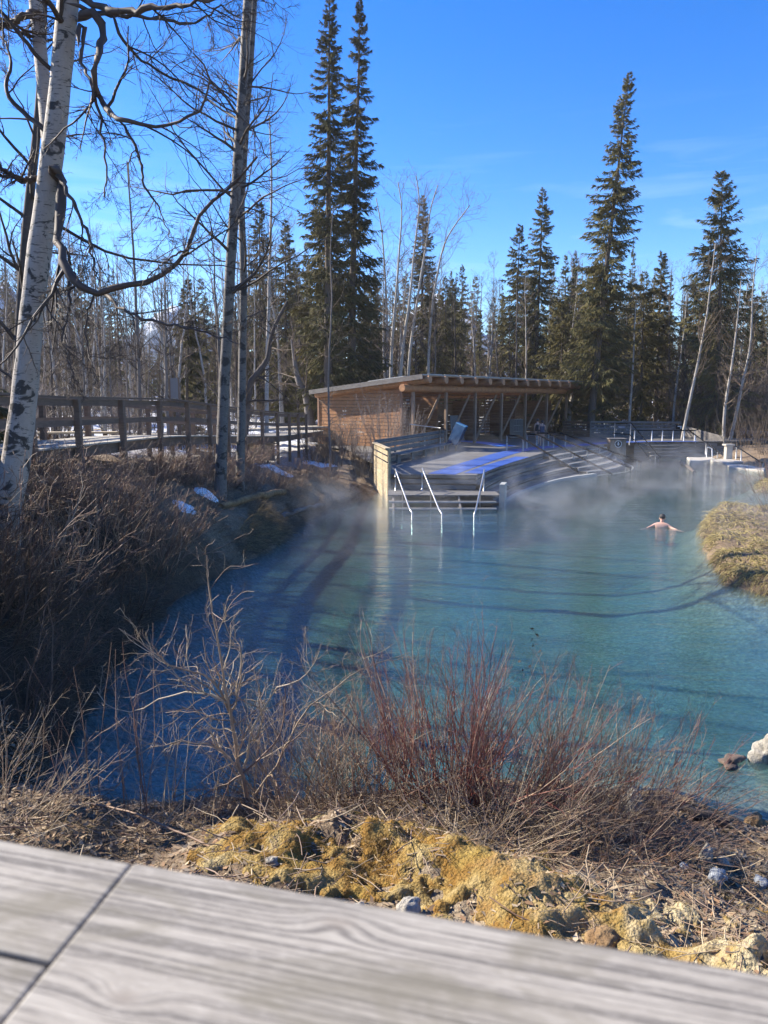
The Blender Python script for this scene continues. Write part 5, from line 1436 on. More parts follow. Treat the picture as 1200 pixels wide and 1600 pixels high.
# ---- the woods: individual trees, meshes shared
SPV = [(spruce_mesh(400+k, 15, (1.8, 2.3, 1.3, 1.6, 2.6)[k], .75, .03, 15, 0.9, (.3*(k-2), 0), .12)) for k in range(5)]
BAV = [bare_mesh(450+k, 14, .11, 30, 6, 4, (.5*(k-2), .2), .17, .07, .2, (45, 12), .05, 0, .007) for k in range(5)]
protos = {}
def wood_copy(key, build, c, sc, rot, label, group):
    if key not in protos:
        o = build(); protos[key] = o
    else: o = copy_tree(protos[key])
    o.location = [float(v) for v in c]; o.scale = sc; o.rotation_euler = (0, 0, rot)
    o['label'] = label; o['group'] = group
    return o
wr = np.random.default_rng(55)
def blocked(x, y):
    # keep trees out of water, deck, shelter, boardwalk
    sd, _, _ = pool_fields(np.array([x]), np.array([y]))
    if sd[0] < 2.5: return True
    if 30 < y < 62 and -6 < x < 30: return True
    dx, dy = x-T0[0], y-T0[1]
    a, b_ = dx*u2[0]+dy*u2[1], dx*n2[0]+dy*n2[1]
    if -6 < a < 23 and -4 < b_ < 10: return True
    if -17 < x < -4.5 and 47 < y < 62: return True
    xb = np.interp(y, BWP[:, 1], BWP[:, 0])
    if 8 < y < 52 and xb-3.2 < x < xb+.8: return True
    return False
SKYLINE = [(0, 430), (120, 440), (200, 470), (240, 520), (275, 515), (330, 470), (420, 430), (480, 440), (560, 450), (640, 440), (720, 455), (760, 470), (800, 450), (900, 440), (980, 440), (1060, 440), (1150, 480), (1200, 480)]
def sky_y(px): return np.interp(px, [q[0] for q in SKYLINE], [q[1] for q in SKYLINE])
made = 0
for i in range(1400):
    if made >= 250: break
    Y = 74+wr.random()**0.8*90; px = -90+wr.random()*1380
    x = (px-600)/1200*(Y*.99+.5)
    if blocked(x, Y): continue
    z = gz(x, Y)
    ty = sky_y(px)+wr.normal()*26+10
    if 205 < px < 290: ty = max(ty, 535+15*wr.random())
    h = float(np.clip(top_z(ty, Y)-z, 4, 26))
    k = int(wr.integers(5)); nm = ('needle', 'needle_dark', 'needle_dark', 'needle', 'needle_light')[k]
    w = (h/15)**.6*(.8+.4*wr.random())
    wood_copy(('s', k), lambda: build_spruce('spruce_tree', SPV[k], nm, (0, 0, 0), 'x'), (x, Y, z-.1), (w, w, h/15), wr.random()*6.28, 'dark narrow spruce in the distant forest behind the clearing', 'far spruces of the forest')
    made += 1
made = 0
for i in range(1500):
    if made >= 285: break
    left = wr.random() < .54
    px = -120+wr.random()*640 if left else 560+wr.random()*720
    Y = (34 if left else 63)+wr.random()*58
    x = (px-600)/1200*(Y*.99+.5)
    if blocked(x, Y): continue
    z = gz(x, Y)
    ty = (300+wr.random()*190) if left else sky_y(px)-10+wr.normal()*25
    if 225 < px < 290: ty = max(ty, 400)
    h = float(np.clip(top_z(ty, Y)-z, 4, 20))
    k = int(wr.integers(5)); tm = ('grey_bark', 'white_bark', 'grey_bark', 'dark_bark', 'white_bark')[k]
    w = (h/14)**.8*(.8+.4*wr.random())
    wood_copy(('b', k), lambda: build_bare('bare_tree', BAV[k], tm, ('twig_grey', 'twig_grey', 'twig_dark', 'twig_dark', 'twig_grey')[k], (0, 0, 0), 'x'), (x, Y, z-.1), (w, w, h/14), wr.random()*6.28,
              'slender leafless tree in the woods left of the pool' if left else 'slender leafless tree in the woods behind the shelter and fences', 'bare trees left of the pool' if left else 'bare trees behind the shelter')
    made += 1
# ---- undergrowth: leafless shrubs in the woods
SHV = [shrub_mesh(500+k, 26, 3.2, .45, .5, .016, 6, 4, (0, 0, 0), .07, .04, 8, (32, 12), .006) for k in range(4)]
made = 0
for i in range(1500):
    if made >= 150: break
    z_ = wr.random()
    if z_ < .40: px, Y = -100+wr.random()*640, 30+wr.random()**1.2*55
    elif z_ < .80: px, Y = 1070+wr.random()*230, 60+wr.random()*24
    else: px, Y = 520+wr.random()*620, 70+wr.random()*35
    x = (px-600)/1200*(Y*.99+.5)
    if blocked(x, Y): continue
    k = int(wr.integers(4)); s_ = .6+.7*wr.random()
    if px > 1070: s_ *= 1.75; k = (0, 2)[k % 2]
    lb, gr = (('leafless brown shrub in the snowy woods beyond the boardwalk', 'shrubs beyond the boardwalk') if z_ < .40 else (('tangled leafless shrub at the right edge of the woods', 'shrubs at the right edge') if z_ < .80 else ('leafless shrub under the trees behind the shelter and fences', 'shrubs behind the shelter')))
    def mk():
        o = put('shrub', mesh_fast('shrub', *SHV[k]), M[('twig_grey', 'twig_grey', 'pale_stem', 'twig_dark')[k]]); tag(o, lb, 'shrub', gr); return o
    wood_copy(('u', k), mk, (x, Y, gz(x, Y)), (s_*1.2, s_*1.2, s_), wr.random()*6.28, lb, gr)
    made += 1
# trees beside the picture that throw their shadows on the pool
for k, (x, y, h) in enumerate([(-17, 21, 15), (-21, 26, 17), (-14.5, 17.5, 13), (-25, 35, 19), (-19, 31, 17), (-16, 15, 14)]):
    wood_copy(('b', k % 5), None, (x, y, gz(x, y)-.1), (h/14*1.2, h/14*1.2, h/14), k*1.7, 'slender leafless tree in the woods left of the pool', 'bare trees left of the pool')

# low dense young spruces added beside the picture, beyond the boardwalk: they keep the left bank in shade
YS = spruce_mesh(470, 3.4, 1.5, .55, .02, 26, 1.2)
for k, (x, y, h) in enumerate([(-9.9, 11.2, 3.0), (-10.3, 12.9, 3.4), (-10.0, 14.6, 3.1), (-10.6, 16.4, 3.5), (-10.4, 18.3, 3.2), (-11.4, 12.0, 3.8), (-11.6, 15.4, 3.9), (-11.2, 20.4, 3.6), (-9.8, 9.6, 2.8)]):
    wood_copy(('y', 0), lambda: build_spruce('spruce_tree', YS, 'needle', (0, 0, 0), 'x'), (x, y, gz(x, y)-.1), (1.1, 1.1, h/3.4), k*1.3, 'low bushy young spruce beyond the boardwalk at the left', 'young spruces beyond the boardwalk')

# ---- shrub in front of the cedar wall
for k, (px, Y, h, lb) in enumerate([(598, 44.5, 3.9, 'pale bare willow shrub in front of the cedar end wall'), (636, 46.5, 3.2, 'smaller pale bare shrub right of the willow, behind the deck guard'), (545, 45, 2.6, 'low tangled pale shrub at the left foot of the cedar wall'), (565, 38, 2.2, 'grey bramble shrub on the bank beside the pale end guard'), (520, 40, 2.2, 'grey bramble shrub at the end of the boardwalk railing'), (490, 40, 1.9, 'low grey shrub on the bank below the boardwalk end')]):
    c = base_at(px, Y)
    o = put('shrub', mesh_fast('shrub', *shrub_mesh(520+k, 40, h, .42, .5, .016, 6, 3, (0, 0, 0), .06, .05, 9, (26, 10), .006)), M['pale_stem'] if k < 3 else M['twig_grey'], None, c)
    tag(o, lb, 'shrub')

# ------------------------------------------------------------------ near bank: dogwood and willow scrub
def shrub_at(px, py_base, z_guess, label, mesh, m, group=None, name='shrub', rot=0.0):
    c = onz(px, py_base, z_guess); c[2] = gz(c[0], c[1])-.03
    o = put(name, mesh_fast(name, *mesh), m, None, c); o.rotation_euler = (0, 0, rot)
    return tag(o, label, 'shrub', group)
S_ = shrub_mesh
shrub_at(690, 1225, .3, 'dense red-stemmed bush in the middle of the near bank', S_(601, 125, 1.75, .80, .45, .0072, 5, 3, (.0, 0, 0), .085, .05, 11, (24, 9)), M['red_stem'])
shrub_at(790, 1235, .3, 'reddish bush right of the dense red-stemmed one, fanning to the right', S_(602, 105, 1.45, .95, .45, .0064, 5, 3, (.22, 0, 0), .09, .04, 11, (24, 9)), M['red_stem'])
shrub_at(905, 1245, .25, 'brown twiggy bush on the near bank with low stems sweeping right', S_(603, 120, 1.25, .95, .40, .005, 5, 3, (.30, -.05, 0), .06, .03, 11, (26, 9)), M['pink_stem'])
shrub_at(1000, 1245, .2, 'small reddish bush at the right end of the near bank scrub', S_(604, 36, 1.15, .7, .3, .0048, 5, 3, (.3, 0, 0), .06, .04, 11, (24, 9)), M['red_stem'])
shrub_at(590, 1225, .3, 'thin grey-brown bush left of the dense red-stemmed one', S_(605, 70, 1.45, .9, .4, .0055, 5, 3, (-.15, 0, 0), .10, .04, 11, (28, 9)), M['pink_stem'])
shrub_at(470, 1215, .3, 'tangled tan thicket of fine twigs in front of the red bush', S_(606, 130, 1.25, 1.1, .5, .0058, 6, 4, (0, 0, 0), .17, .01, 9, (40, 14)), M['tan_stem'])
shrub_at(760, 1290, .6, 'low mat of flattened brown stems below the red bush', S_(607, 130, .95, 1.6, .55, .005, 4, 2, (.4, -.2, 0), .09, -.02, 9, (30, 12)), M['tan_stem'])
shrub_at(950, 1300, .4, 'low dark mat of bent stems on the shaded slope at the right', S_(608, 170, .85, 1.6, .5, .005, 4, 2, (.4, .1, 0), .09, -.03, 9, (30, 12)), M['pink_stem'])
shrub_at(20, 1275, .6, 'low tangle of tan twigs at the far left of the near bank', S_(609, 45, 1.0, 1.1, .5, .005, 5, 3, (.2, 0, 0), .1, .0, 9, (34, 12)), M['tan_stem'])
shrub_at(170, 1265, .4, 'few tall thin whips standing at the left of the near bank', S_(610, 12, 1.7, .30, .35, .0055, 3, 2, (-.05, 0, 0), .06, .05, 11, (26, 10)), M['pink_stem'])
shrub_at(280, 1262, .4, 'group of thin upright whips right of the tall ones on the near bank', S_(611, 16, 1.25, .5, .4, .0045, 3, 2, (.1, 0, 0), .07, .04, 11, (26, 10)), M['tan_stem'])
shrub_at(540, 1235, .3, 'straggly tan bush between the gnarled willow and the red bush', S_(612, 55, 1.25, 1.2, .5, .0052, 5, 3, (.1, 0, 0), .13, .01, 10, (34, 12)), M['tan_stem'])
shrub_at(860, 1265, .35, 'straggly tan bush with arching stems in front of the brown twiggy bush', S_(613, 50, 1.0, 1.4, .45, .005, 5, 3, (.2, -.1, 0), .12, .0, 10, (34, 12)), M['tan_stem'])
shrub_at(1060, 1262, .2, 'thin low stems arching over the water at the right end of the near bank', S_(614, 22, .9, 1.1, .3, .0045, 5, 3, (.5, .1, 0), .09, .01, 10, (30, 10)), M['pink_stem'])
# the twisted old willow
g = np.random.default_rng(77)
wc = onz(385, 1240, .35); wc[2] = gz(wc[0], wc[1])-.05
wil = thing('willow_shrub', wc, 'gnarled pale willow with twisted crooked stems on the near bank, left of the red bush', 'shrub')
Yw = wc[1]
wp = [([(385, 1245), (372, 1180), (362, 1120), (350, 1060), (345, 1010), (330, 950), (322, 900), (325, 870)], .020, .004, -.1),
      ([(368, 1130), (340, 1070), (300, 1050), (255, 1035), (215, 1000), (185, 985)], .015, .004, .1),
      ([(372, 1170), (350, 1095), (300, 1080), (240, 1100), (185, 1110), (150, 1080)], .012, .003, .4),
      ([(380, 1200), (400, 1130), (430, 1080), (470, 1060), (500, 1020)], .013, .003, -.2),
      ([(362, 1110), (380, 1050), (375, 1010), (355, 985), (352, 950)], .010, .003, .2),
      ([(400, 1240), (440, 1180), (470, 1120), (500, 1090), (560, 1050), (640, 1020)], .012, .003, .5),
      ([(380, 1210), (310, 1250), (260, 1300), (240, 1320)], .010, .003, -.3),
      ([(395, 1235), (340, 1170), (280, 1160), (210, 1180), (160, 1220)], .010, .003, -.3)]
P = np.array([resample([aty(x, y, Yw+dy*i/(len(pts)-1)) for i, (x, y) in enumerate(pts)], 14) for pts, a, b_, dy in wp])
P[:, 1:] += .012*g.normal(size=P[:, 1:].shape)
Rr = np.array([np.linspace(a, b_, 14) for pts, a, b_, dy in wp])
P2, R2 = grow(g, P, Rr, 20, .08, 1, (50, 16), .40, 10, .20, .03, .55, .4, rmin=.0030)
P3, R3 = grow(g, P2, R2, 6, .12, 1, (44, 16), .45, 6, .17, .03, .65, .5, rmin=.0018)
v_, f_ = tubes(P, Rr, 8); put('stems', mesh_fast('stems', v_-wc, f_, True), M['tan_stem'], wil)
v_, f_ = cat_vf([tubes(P2, R2, 4), tubes(P3, R3, 3)]); put('twigs', mesh_fast('twigs', v_-wc, f_), M['tan_stem'], wil)
# a few withered leaves hanging on the bush
lv = MB()
for k in range(26):
    c = aty(830+g.normal()*12, 1008+g.normal()*16, 7.1+.1*g.normal())
    a, b_ = rand_unit(g, 2)*np.array([[.022], [.012]])
    lv.add([c-a, c+b_, c+a, c-b_], [(0, 1, 2, 3)])
o = lv.build('withered_leaves', plain('withered_leaf', (.05, .03, .022), .8), None, aty(830, 1008, 7.1)); tag(o, 'cluster of dark withered leaves hanging in the top of the reddish bush', 'leaves')

# ------------------------------------------------------------------ scrub on the left bank
pv = [S_(620+k, 22, 1.6, .75, .45, .0105, 5, 2, (.14, -.05, 0), .13, .0, 9, (38, 14), .0042) for k in range(5)]
pg = np.random.default_rng(91)
lb_near = 'brown leafless brush hanging over the shaded lower left bank'
lb_mid = 'pinkish brown leafless brush on the left bank below the boardwalk'
cnt = 0
for i in range(900):
    if cnt >= 100: break
    y = 8.2+pg.random()**1.2*25
    xe = np.interp(y, [p[1] for p in POOL[:10]], [p[0] for p in POOL[:10]])
    x = xe-.25-pg.random()*3.0
    xb = np.interp(y, BWP[:, 1], BWP[:, 0])
    if x < xb+.25: continue
    if np.hypot(x+5.2, y-11.2) < .45: continue
    k = int(pg.integers(5)); s_ = .55+.6*pg.random()
    if y > 18:
        if x > xe-1.3: continue
        s_ *= .62
    lb, gr = (lb_near, 'brush on the lower left bank') if y < 14 else (lb_mid, 'brush on the upper left bank')
    mt = 'shaded_stem' if y < 14 else 'pink_stem'
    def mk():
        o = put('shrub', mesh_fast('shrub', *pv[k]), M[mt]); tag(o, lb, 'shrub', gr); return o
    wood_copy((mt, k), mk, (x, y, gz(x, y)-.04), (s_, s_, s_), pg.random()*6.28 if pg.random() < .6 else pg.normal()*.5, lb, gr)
    cnt += 1
for i in range(34):
    y = 13+pg.random()*21
    x = np.interp(y, BWP[:, 1], BWP[:, 0])+.35+.7*pg.random()
    if np.hypot(x+5.2, y-11.2) < .5: continue
    k = int(pg.integers(5)); s_ = .55+.35*pg.random()
    wood_copy(('pink_stem', k), None, (x, y, gz(x, y)-.04), (s_*1.2, s_*1.2, s_), pg.normal()*.6, 'reddish brown leafless brush growing against the boardwalk edge', 'brush along the boardwalk')
# brush at the foot of the birch
for k, (px, py, Y, s_) in enumerate([(30, 770, 11.0, 1.1), (90, 800, 11.6, 1.0), (0, 820, 10.5, 1.2), (60, 860, 10.5, .9), (130, 760, 13.5, 1.0)]):
    c = base_at(px, Y-.2)
    wood_copy(('pink_stem', k), None, c, (s_, s_, s_), k*1.1, 'pinkish brown leafless brush around the foot of the big leaning birch', 'brush at the birch')

# ------------------------------------------------------------------ grasses, litter (uncountable)
def scatter(g, n, x0, x1, y0, y1, cond):
    xs = x0+(x1-x0)*g.random(n); ys = y0+(y1-y0)*g.random(n)
    sd, _, _ = pool_fields(xs, ys)
    k = cond(xs, ys, sd); xs, ys = xs[k], ys[k]
    return np.stack([xs, ys, ground_z(xs, ys)], 1)
def blades(g, P0, L, r, droop, lean, K=4, up=1.0, spread=.6):
    m = len(P0)
    D = np.stack([spread*g.normal(size=m)+lean[0], spread*g.normal(size=m)+lean[1], up*(.3+.7*g.random(m))], 1); D /= np.linalg.norm(D, axis=1, keepdims=True)
    P = walk(g, P0, D, L*(.5+.8*g.random(m)), K, .12, -droop)
    R = r*(.6+.7*g.random(m))[:, None]*np.linspace(1, .3, K)[None]
    return tubes(P, R, 3)
def stuff(name, vf, m, label, cat):
    o = put(name, mesh_fast(name, *vf), m); return tag(o, label, cat, None, 'stuff')
g = np.random.default_rng(121)
sc = scatter(g, 60000, -8, -.6, 7.6, 33, lambda x, y, sd: (sd > -.05) & (sd < 3.2) & (g.random(len(x)) < np.exp(-sd*.7)) & (vnoise(x, y, .7, 3) > .35))[:9000]
stuff('dead_grass', blades(g, sc, .42, .0045, .28, (.55, -.15)), M['dark_grass'], 'brown dead grass hanging over the left bank', 'grass')
sc = np.concatenate([scatter(g, 900, -3.4-.5, -2.2, 19.8, 23.5, lambda x, y, sd: (sd > 0) & (sd < .9)) for _ in range(3)])
stuff('dead_grass', blades(g, sc, .5, .0055, .34, (.5, -.3)), M['dry_grass'], 'straw-coloured grass tuft drooping to the water on the left bank', 'grass')
sc = scatter(g, 60000, 7.4, 16.5, 14.2, 28.5, lambda x, y, sd: (sd > -.05) & (sd < 6) & (vnoise(x, y, .9, 12) > .14) & (g.random(len(x)) < .25+.75*np.exp(-sd*.6)))[:34000]
stuff('moss_grass', blades(g, sc, .30, .009, .42, (-.75, -.5), 5, .7, .9), M['moss_grass'], 'yellow mossy grass draped over the ledge at the right side of the pool', 'grass')
sc = scatter(g, 30000, 7.4, 16.5, 14.2, 28.5, lambda x, y, sd: (sd > -.05) & (sd < 6) & (vnoise(x, y, 1.1, 44) > .55))[:7000]
stuff('brown_grass', blades(g, sc, .34, .008, .35, (-.8, -.5), 5, .7, .9), M['dark_grass'], 'patches of brown dead grass on the ledge at the right side', 'grass')
sc = scatter(g, 8000, 15.8, 21, 33.0, 38, lambda x, y, sd: (sd > -.05) & (sd < 2))[:3500]
stuff('moss_grass', blades(g, sc, .26, .014, .35, (-.6, -.4), 4, .7), M['moss_grass'], 'yellow grass on the small far bank at the right edge', 'grass')
# near bank litter
sc = scatter(g, 42000, -5.5, 4.6, 2.3, 8.1, lambda x, y, sd: (sd > .03) & (g.random(len(x)) < .35+.65*(vnoise(x, y, .5, 8))))
m_ = len(sc)
az = g.random(m_)*2*pi; tl = .25*g.normal(size=m_)
a = np.stack([np.cos(az), np.sin(az), tl], 1); b_ = np.stack([-np.sin(az), np.cos(az), .3*g.normal(size=m_)], 1)
sz = (.012+.024*g.random(m_)**2)[:, None]
c0 = sc+np.array([0, 0, .012])
VV = np.stack([c0-a*sz*1.4, c0+b_*sz*.7, c0+a*sz*1.4+(0, 0, .006), c0-b_*sz*.7], 1).reshape(-1, 3)
stuff('leaf_litter', (VV, np.arange(len(VV)).reshape(-1, 4)), M['litter'], 'dead leaf litter covering the near bank', 'leaf litter')
sc = scatter(g, 11000, -5.5, 4.6, 2.3, 8.1, lambda x, y, sd: (sd > .03) & (vnoise(x, y, .8, 14) > .3))
m_ = len(sc); az = g.random(m_)*2*pi
D = np.stack([np.cos(az), np.sin(az), .10*g.normal(size=m_)], 1)
Pk = walk(g, sc+(0, 0, .02), D, .08+.42*g.random(m_)**2.2, 4, .16, 0)
Pk[:, 1:, 2] = np.maximum(Pk[:, 1:, 2], ground_z(Pk[:, 1:, 0].ravel(), Pk[:, 1:, 1].ravel()).reshape(m_, 3)+.008)
stuff('fallen_twigs', tubes(Pk, (.0020+.0042*g.random(m_)**2.5)[:, None]*np.ones((1, 4)), 4), M['tan_stem'], 'dry twigs lying scattered over the near bank', 'twigs')
sc = scatter(g, 30000, -5.5, 3.6, 4.6, 8.0, lambda x, y, sd: (sd > .02) & (sd < 2.4) & (vnoise(x, y, .55, 19) > .48))[:9000]
stuff('dry_grass', blades(g, sc, .26, .0022, .30, (.1, -.1), 5, .45, .9), M['dry_grass'], 'flattened dry grass along the near bank', 'grass')

# ------------------------------------------------------------------ moss cushions and travertine crust near the rail
def moss_mat():
    m, nt, b, o = mat('ochre_moss')
    wp_ = worldpos(nt)
    n1 = noise(nt, wp_, 2.6, 5, 0.6); n2 = noise(nt, wp_, 28, 5, 0.7)
    v = nt.nodes.new('ShaderNodeTexVoronoi'); v.inputs['Scale'].default_value = 48; nt.links.new(wp_, v.inputs['Vector'])
    c = ramp(nt, n1, [(0.30, (0.32, 0.225, 0.06)), (0.44, (0.25, 0.135, 0.032)), (0.54, (0.34, 0.235, 0.08)), (0.68, (0.42, 0.34, 0.18))])
    geo = nt.nodes.new('ShaderNodeNewGeometry'); sep = nt.nodes.new('ShaderNodeSeparateXYZ'); nt.links.new(geo.outputs['Position'], sep.inputs[0])
    mr = nt.nodes.new('ShaderNodeMapRange'); nt.links.new(sep.outputs['X'], mr.inputs[0]); mr.inputs[1].default_value = 0.5; mr.inputs[2].default_value = 1.9
    n3 = noise(nt, wp_, 3.7, 4, 0.6)
    c = mixc(nt, math_(nt, 'MULTIPLY', math_(nt, 'MULTIPLY', mr.outputs[0], 0.9), ramp(nt, n3, [(0.42, 0.0), (0.56, 1.0)])), c, (0.52, 0.44, 0.28))
    c = mixc(nt, ramp(nt, n2, [(0.35, 0.6), (0.6, 0.0)]), c, mixc(nt, .6, c, (0.07, 0.05, 0.02)))
    nt.links.new(c, b.inputs['Base Color']); b.inputs['Roughness'].default_value = 0.95; b.inputs['Specular IOR Level'].default_value = 0.15
    bump(nt, b, math_(nt, 'SUBTRACT', n2, math_(nt, 'MULTIPLY', v.outputs['Distance'], 0.5)), 1.0, 0.03)
    return m
M['moss'] = moss_mat()
def moss_field(x, y):
    rd = ridge_d(x, y)
    f1 = 1.0*np.exp(-(rd/.28)**2)+1.3*fbm(x, y, .38, 71, 5)
    f2 = .35*np.exp(-(rd/1.0)**2)+1.7*fbm(x, y, .42, 88, 5)-.16
    f2 = np.where((x > -1.5) & (y < 6.3), f2, -1)
    return np.maximum(f1-.31, f2-.21)
def moss_h(x, y):
    f = moss_field(x, y)
    k = smooth01(f/.30)
    return -.04+k*(.060+.05*fbm(x, y, .30, 93, 3)+.055*np.abs(fbm(x, y, .13, 95, 3))), f
xs, ys = np.arange(-1.9, 3.3, .018), np.arange(2.6, 6.7, .018)
X, Y_ = np.meshgrid(xs, ys); hh, ff = moss_h(X.ravel(), Y_.ravel())
Z = ground_z(X.ravel(), Y_.ravel())+hh
sdm, _, _ = pool_fields(X.ravel(), Y_.ravel())
keep = (ff > -.02) & (sdm > .25)
nX = len(xs); q = (np.arange(len(ys)-1)[:, None]*nX+np.arange(nX-1)[None, :]).ravel()
Fq = np.stack([q, q+1, q+nX+1, q+nX], 1); Fq = Fq[keep[Fq].all(1)]
us, inv = np.unique(Fq, return_inverse=True)
VV = np.stack([X.ravel(), Y_.ravel(), Z], 1)[us]
stuff('moss', (VV, inv.reshape(-1, 4)), M['moss'], 'ochre and cream moss cushions along the ridge of the near bank', 'moss')
bpy.data.meshes[-1] if False else None
for p_ in bpy.data.objects['moss'].data.polygons: p_.use_smooth = True
# fuzz of the moss
M['moss_fuzz'] = twig_mat('moss_fibres', [(.36, .26, .07), (.28, .17, .045), (.42, .32, .12), (.22, .14, .05)], .9)
mg = np.random.default_rng(131)
k = mg.integers(len(VV), size=22000)
P0 = VV[k]+mg.normal(size=(len(k), 3))*np.array([.008, .008, .0])
stuff('moss', blades(mg, P0, .022, .0016, .05, (0, 0), 3, .8, .7), M['moss_fuzz'], 'fine fuzz of short fibres on the moss cushions', 'moss')

# ------------------------------------------------------------------ stones, logs, snow
def rock_mesh(seed, r, rough=.3):
    V_, F_ = ellipsoid((0, 0, 0), (1, 1, 1), 22, 14)
    V_ = np.array(V_)
    n_ = fbm(V_[:, 0]*1.3+V_[:, 2]*.9+seed, V_[:, 1]*1.3-V_[:, 2]*.7+seed*2, 1.0, seed, 4)
    n2_ = fbm(V_[:, 0]*3+V_[:, 2]*2+seed, V_[:, 1]*3-V_[:, 2]*2+seed*2, 1.0, seed+9, 3)
    V_ = V_*(1+rough*n_*1.6+rough*.5*n2_)[:, None]*np.array(r)
    me = bpy.data.meshes.new('rock'); me.from_pydata([tuple(v) for v in V_], [], F_); me.update()
    for p in me.polygons: p.use_smooth = True
    return me
def stone_mat(name, c0, c1, sc=7):
    m, nt, b, o = mat(name)
    n1 = noise(nt, coord(nt, 'Object'), sc, 6, .7); n2 = noise(nt, coord(nt, 'Object'), sc*6, 4, .7)
    c = mixc(nt, ramp(nt, n1, [(.35, 0.0), (.65, 1.0)]), c0, c1)
    c = mixc(nt, ramp(nt, n2, [(.45, 0.0), (.7, .5)]), c, mixc(nt, .5, c, (.05, .045, .04)))
    nt.links.new(c, b.inputs['Base Color']); b.inputs['Roughness'].default_value = .9
    bump(nt, b, math_(nt, 'ADD', n1, n2), .8, .03)
    return m
M['trav'] = stone_mat('travertine', (.25, .23, .195), (.46, .43, .37))
M['blue_stone'] = stone_mat('blue_grey_stone', (.22, .25, .29), (.40, .43, .46))
M['dark_stone'] = stone_mat('dark_stone', (.07, .05, .04), (.18, .13, .10))
M['brown_stone'] = stone_mat('mossy_brown_stone', (.16, .09, .04), (.34, .22, .10))
for k, (px, py, z, r, mt, lb) in enumerate([
    (1196, 1180, .06, (.16, .14, .17), 'trav', 'pale crusted travertine boulder in the shallow water at the right edge'),
    (1142, 1188, .04, (.20, .10, .04), 'dark_stone', 'dark flat stone lying in the water beside the pale boulder'),
    (1122, 1366, .35, (.075, .06, .055), 'blue_stone', 'blue-grey stone on the shaded slope at the right'),
    (1129, 1343, .35, (.05, .04, .035), 'trav', 'small white stone just above the blue-grey one'),
    (1103, 1342, .35, (.05, .045, .09), 'trav', 'upright pale stone left of the small white one'),
    (1070, 1348, .35, (.04, .035, .03), 'blue_stone', 'little grey stone at the left of the pale stones on the slope'),
    (1190, 1375, .3, (.07, .05, .045), 'blue_stone', 'grey stone at the right edge above the rail'),
    (945, 1420, 1.05, (.10, .09, .085), 'brown_stone', 'rusty brown mossy stone sitting on the travertine ridge'),
    (640, 1372, 1.0, (.10, .06, .05), 'trav', 'pale stone on the bank below the moss ridge'),
    (560, 1362, 1.0, (.055, .045, .04), 'trav', 'grey pebble-like stone left of the pale one below the moss ridge'),
    (425, 1343, .8, (.05, .045, .045), 'trav', 'small pale stone beside the left moss cushion'),
    (1180, 1290, .02, (.12, .09, .06), 'brown_stone', 'brown rock at the water edge near the right picture edge'),
    (985, 1258, .25, (.16, .12, .13), 'trav', 'grey crusted rock half hidden under the right end of the bushes')]):
    c = onz(px, py, z); g0 = gz(c[0], c[1])
    o = put('rock', rock_mesh(700+k, r, .75 if k < 2 else .4), M[mt], None, (c[0], c[1], max(g0, .0 if k < 2 else (-.02 if mt == 'dark_stone' else g0))+r[2]*.45)); o.rotation_euler = (0, 0, k*.9)
    tag(o, lb, 'rock')
def log(px0, py0, px1, py1, za, zb, r, m, label):
    a, b_ = onz(px0, py0, za), onz(px1, py1, zb)
    a[2] = max(gz(a[0], a[1])+r*.6, za if za < 0.3 else -9); b_[2] = max(gz(b_[0], b_[1])+r*.6, zb if zb < .3 else -9)
    gg = np.random.default_rng(int(px0))
    Wl = resample([a, a*.6+b_*.4+(0, 0, .06), b_], 12); Wl[1:-1] += r*.3*gg.normal(size=(10, 3))
    s = MB(); s.tube(Wl, r*(1+.15*gg.normal(size=12)), 10)
    o = s.build('fallen_log', m, None, a, smooth=True); tag(o, label, 'log')
log(345, 790, 445, 768, 1.2, .9, .10, M['brown_stone'], 'rotten mossy log lying on the left bank below the twin grey trunks')
log(440, 812, 505, 776, .3, .5, .07, M['grey_bark'], 'thin grey log on the left bank near the end guard')
log(1085, 738, 1062, 722, .05, .1, .09, M['dark_bark'], 'dark log floating at the foot of the ramp')
log(960, 1225, 1140, 1285, .35, .2, .05, M['dark_bark'], 'dark log along the water edge right of the bushes')
log(300, 1285, 480, 1262, .4, .4, .014, M['tan_stem'], 'pale stick lying on the near bank under the willow')
log(140, 1250, 330, 1330, .5, .6, .009, M['pink_stem'], 'long brown stem fallen across the near bank at the left')
M['snow'] = plain('old_snow', (.82, .84, .88), .6, 0, .06, 3)
for k, (px, py, Y, r, lb) in enumerate([(321, 746, 21.5, (.36, .25), 'small snow patch on the brushy left bank'), (424, 716, 30.5, (.75, .55), 'snow patch under the boardwalk railing right of the twin trunks'), (472, 705, 36, (.8, .7), 'snow patch on the bank near the end of the boardwalk railing'),
                                        (290, 752, 19.5, (.3, .2), 'sliver of snow left of the small snow patch on the left bank'), (500, 695, 40, (1.0, .8), 'snow patch at the left foot of the cedar wall')]):
    c = base_at(px, Y)
    th_ = np.linspace(0, 2*pi, 30, endpoint=False); V_, F_ = [], []
    rs = [0, .35, .65, .88, 1.0]
    for ri in rs:
        for a in th_:
            q_ = 1+.45*float(fbm(np.array([2*cos(a)+k*7.0]), np.array([2*sin(a)]), 1.0, 61, 3)[0])
            x, y = c[0]+r[0]*ri*q_*cos(a), c[1]+r[1]*ri*q_*sin(a)
            V_.append((x, y, gz(x, y)+(.11*(1-ri**2)+.02 if ri < 1 else -.05)))
    n_ = 30
    for i in range(len(rs)-1):
        for j in range(n_): F_.append((i*n_+j, (i+1)*n_+j, (i+1)*n_+(j+1) % n_, i*n_+(j+1) % n_))
    s = MB(); s.add(V_, F_); o = s.build('snow_patch', M['snow'], None, c, smooth=True); tag(o, lb, 'snow')
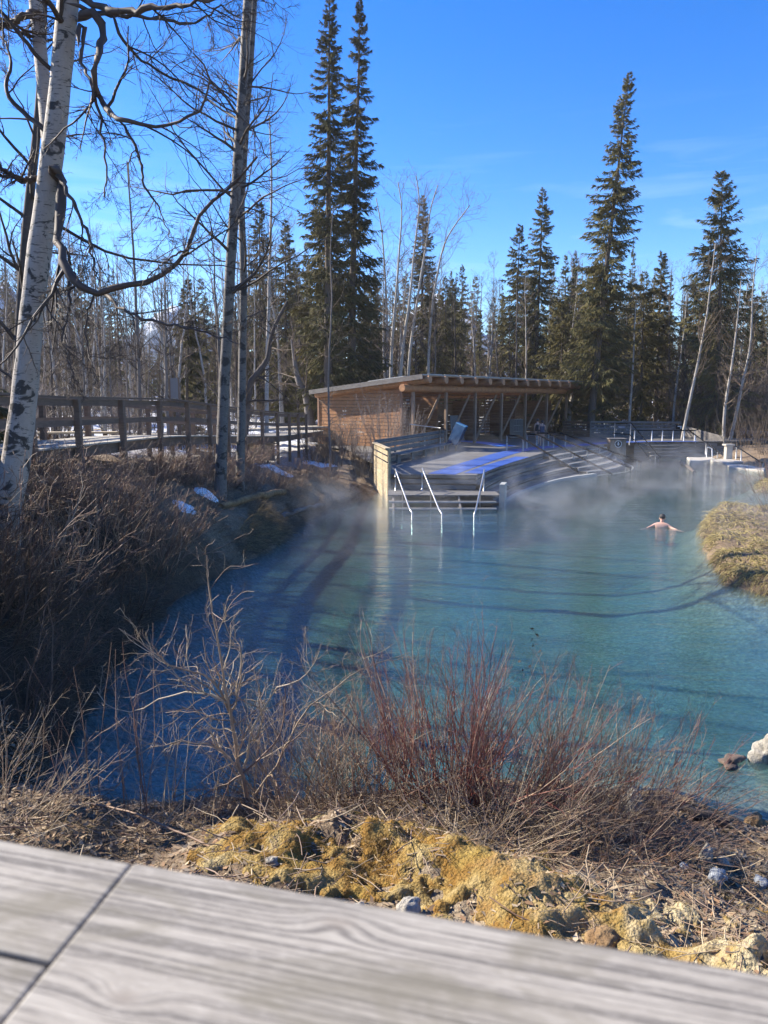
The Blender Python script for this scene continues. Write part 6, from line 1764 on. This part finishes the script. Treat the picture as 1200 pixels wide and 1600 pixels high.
# bare shrubs on the right banks
for k, (px, Y, h, lb) in enumerate([(1215, 24.5, 2.0, 'bare twiggy shrub growing on the mossy ledge at the right edge'), (1205, 38, 3.2, 'bare shrub on the small far bank at the right edge'), (1100, 62, 3.0, 'brown shrub thicket behind the ramp guard'), (1165, 56, 3.2, 'brown shrub thicket behind the white pillar'), (1210, 52, 3.6, 'brown shrub thicket at the right edge beyond the far shore')]):
    c = base_at(px, Y)
    o = put('shrub', mesh_fast('shrub', *S_(640+k, 40 if k > 1 else 22, h, .6, .5 if k < 2 else 1.2, .009 if k < 2 else .016, 5, 3, (-.2, 0, 0), .07, .03, 9, (30, 10), .003 if k < 2 else .006)), M['pink_stem'] if k < 2 else M['twig_grey'], None, c)
    tag(o, lb, 'shrub')

# ------------------------------------------------------------------ steam over the hot water
m, nt, b, o = mat('steam'); nt.nodes.remove(b)
vol = nt.nodes.new('ShaderNodeVolumePrincipled'); vol.inputs['Color'].default_value = (.97, .98, 1, 1); vol.inputs['Anisotropy'].default_value = .25
wp_ = worldpos(nt, (1, .55, 1.2))
n1 = noise(nt, wp_, .50, 5, .65, 1.1)
sep = nt.nodes.new('ShaderNodeSeparateXYZ'); nt.links.new(worldpos(nt), sep.inputs[0])
hz = nt.nodes.new('ShaderNodeMapRange'); nt.links.new(sep.outputs['Z'], hz.inputs[0]); hz.inputs[1].default_value = 2.6; hz.inputs[2].default_value = 0.1; hz.interpolation_type = 'SMOOTHSTEP'
yf = nt.nodes.new('ShaderNodeMapRange'); nt.links.new(sep.outputs['Y'], yf.inputs[0]); yf.inputs[1].default_value = 14; yf.inputs[2].default_value = 24
d_ = math_(nt, 'MULTIPLY', math_(nt, 'MULTIPLY', ramp(nt, n1, [(.50, 0.0), (.72, 1.0)]), hz.outputs[0]), yf.outputs[0])
nt.links.new(math_(nt, 'MULTIPLY', d_, STEAM), vol.inputs['Density'])
nt.links.new(vol.outputs[0], o.inputs['Volume'])
s = MB(); s.prism([(-3, 13), (9, 13), (18, 33), (19, 48), (6, 46), (-1.8, 31)], .05, 2.7)
o = s.build('steam', m, None, (0, 0, 0)); tag(o, 'thin white steam drifting over the hot pool water', 'steam', None, 'stuff')
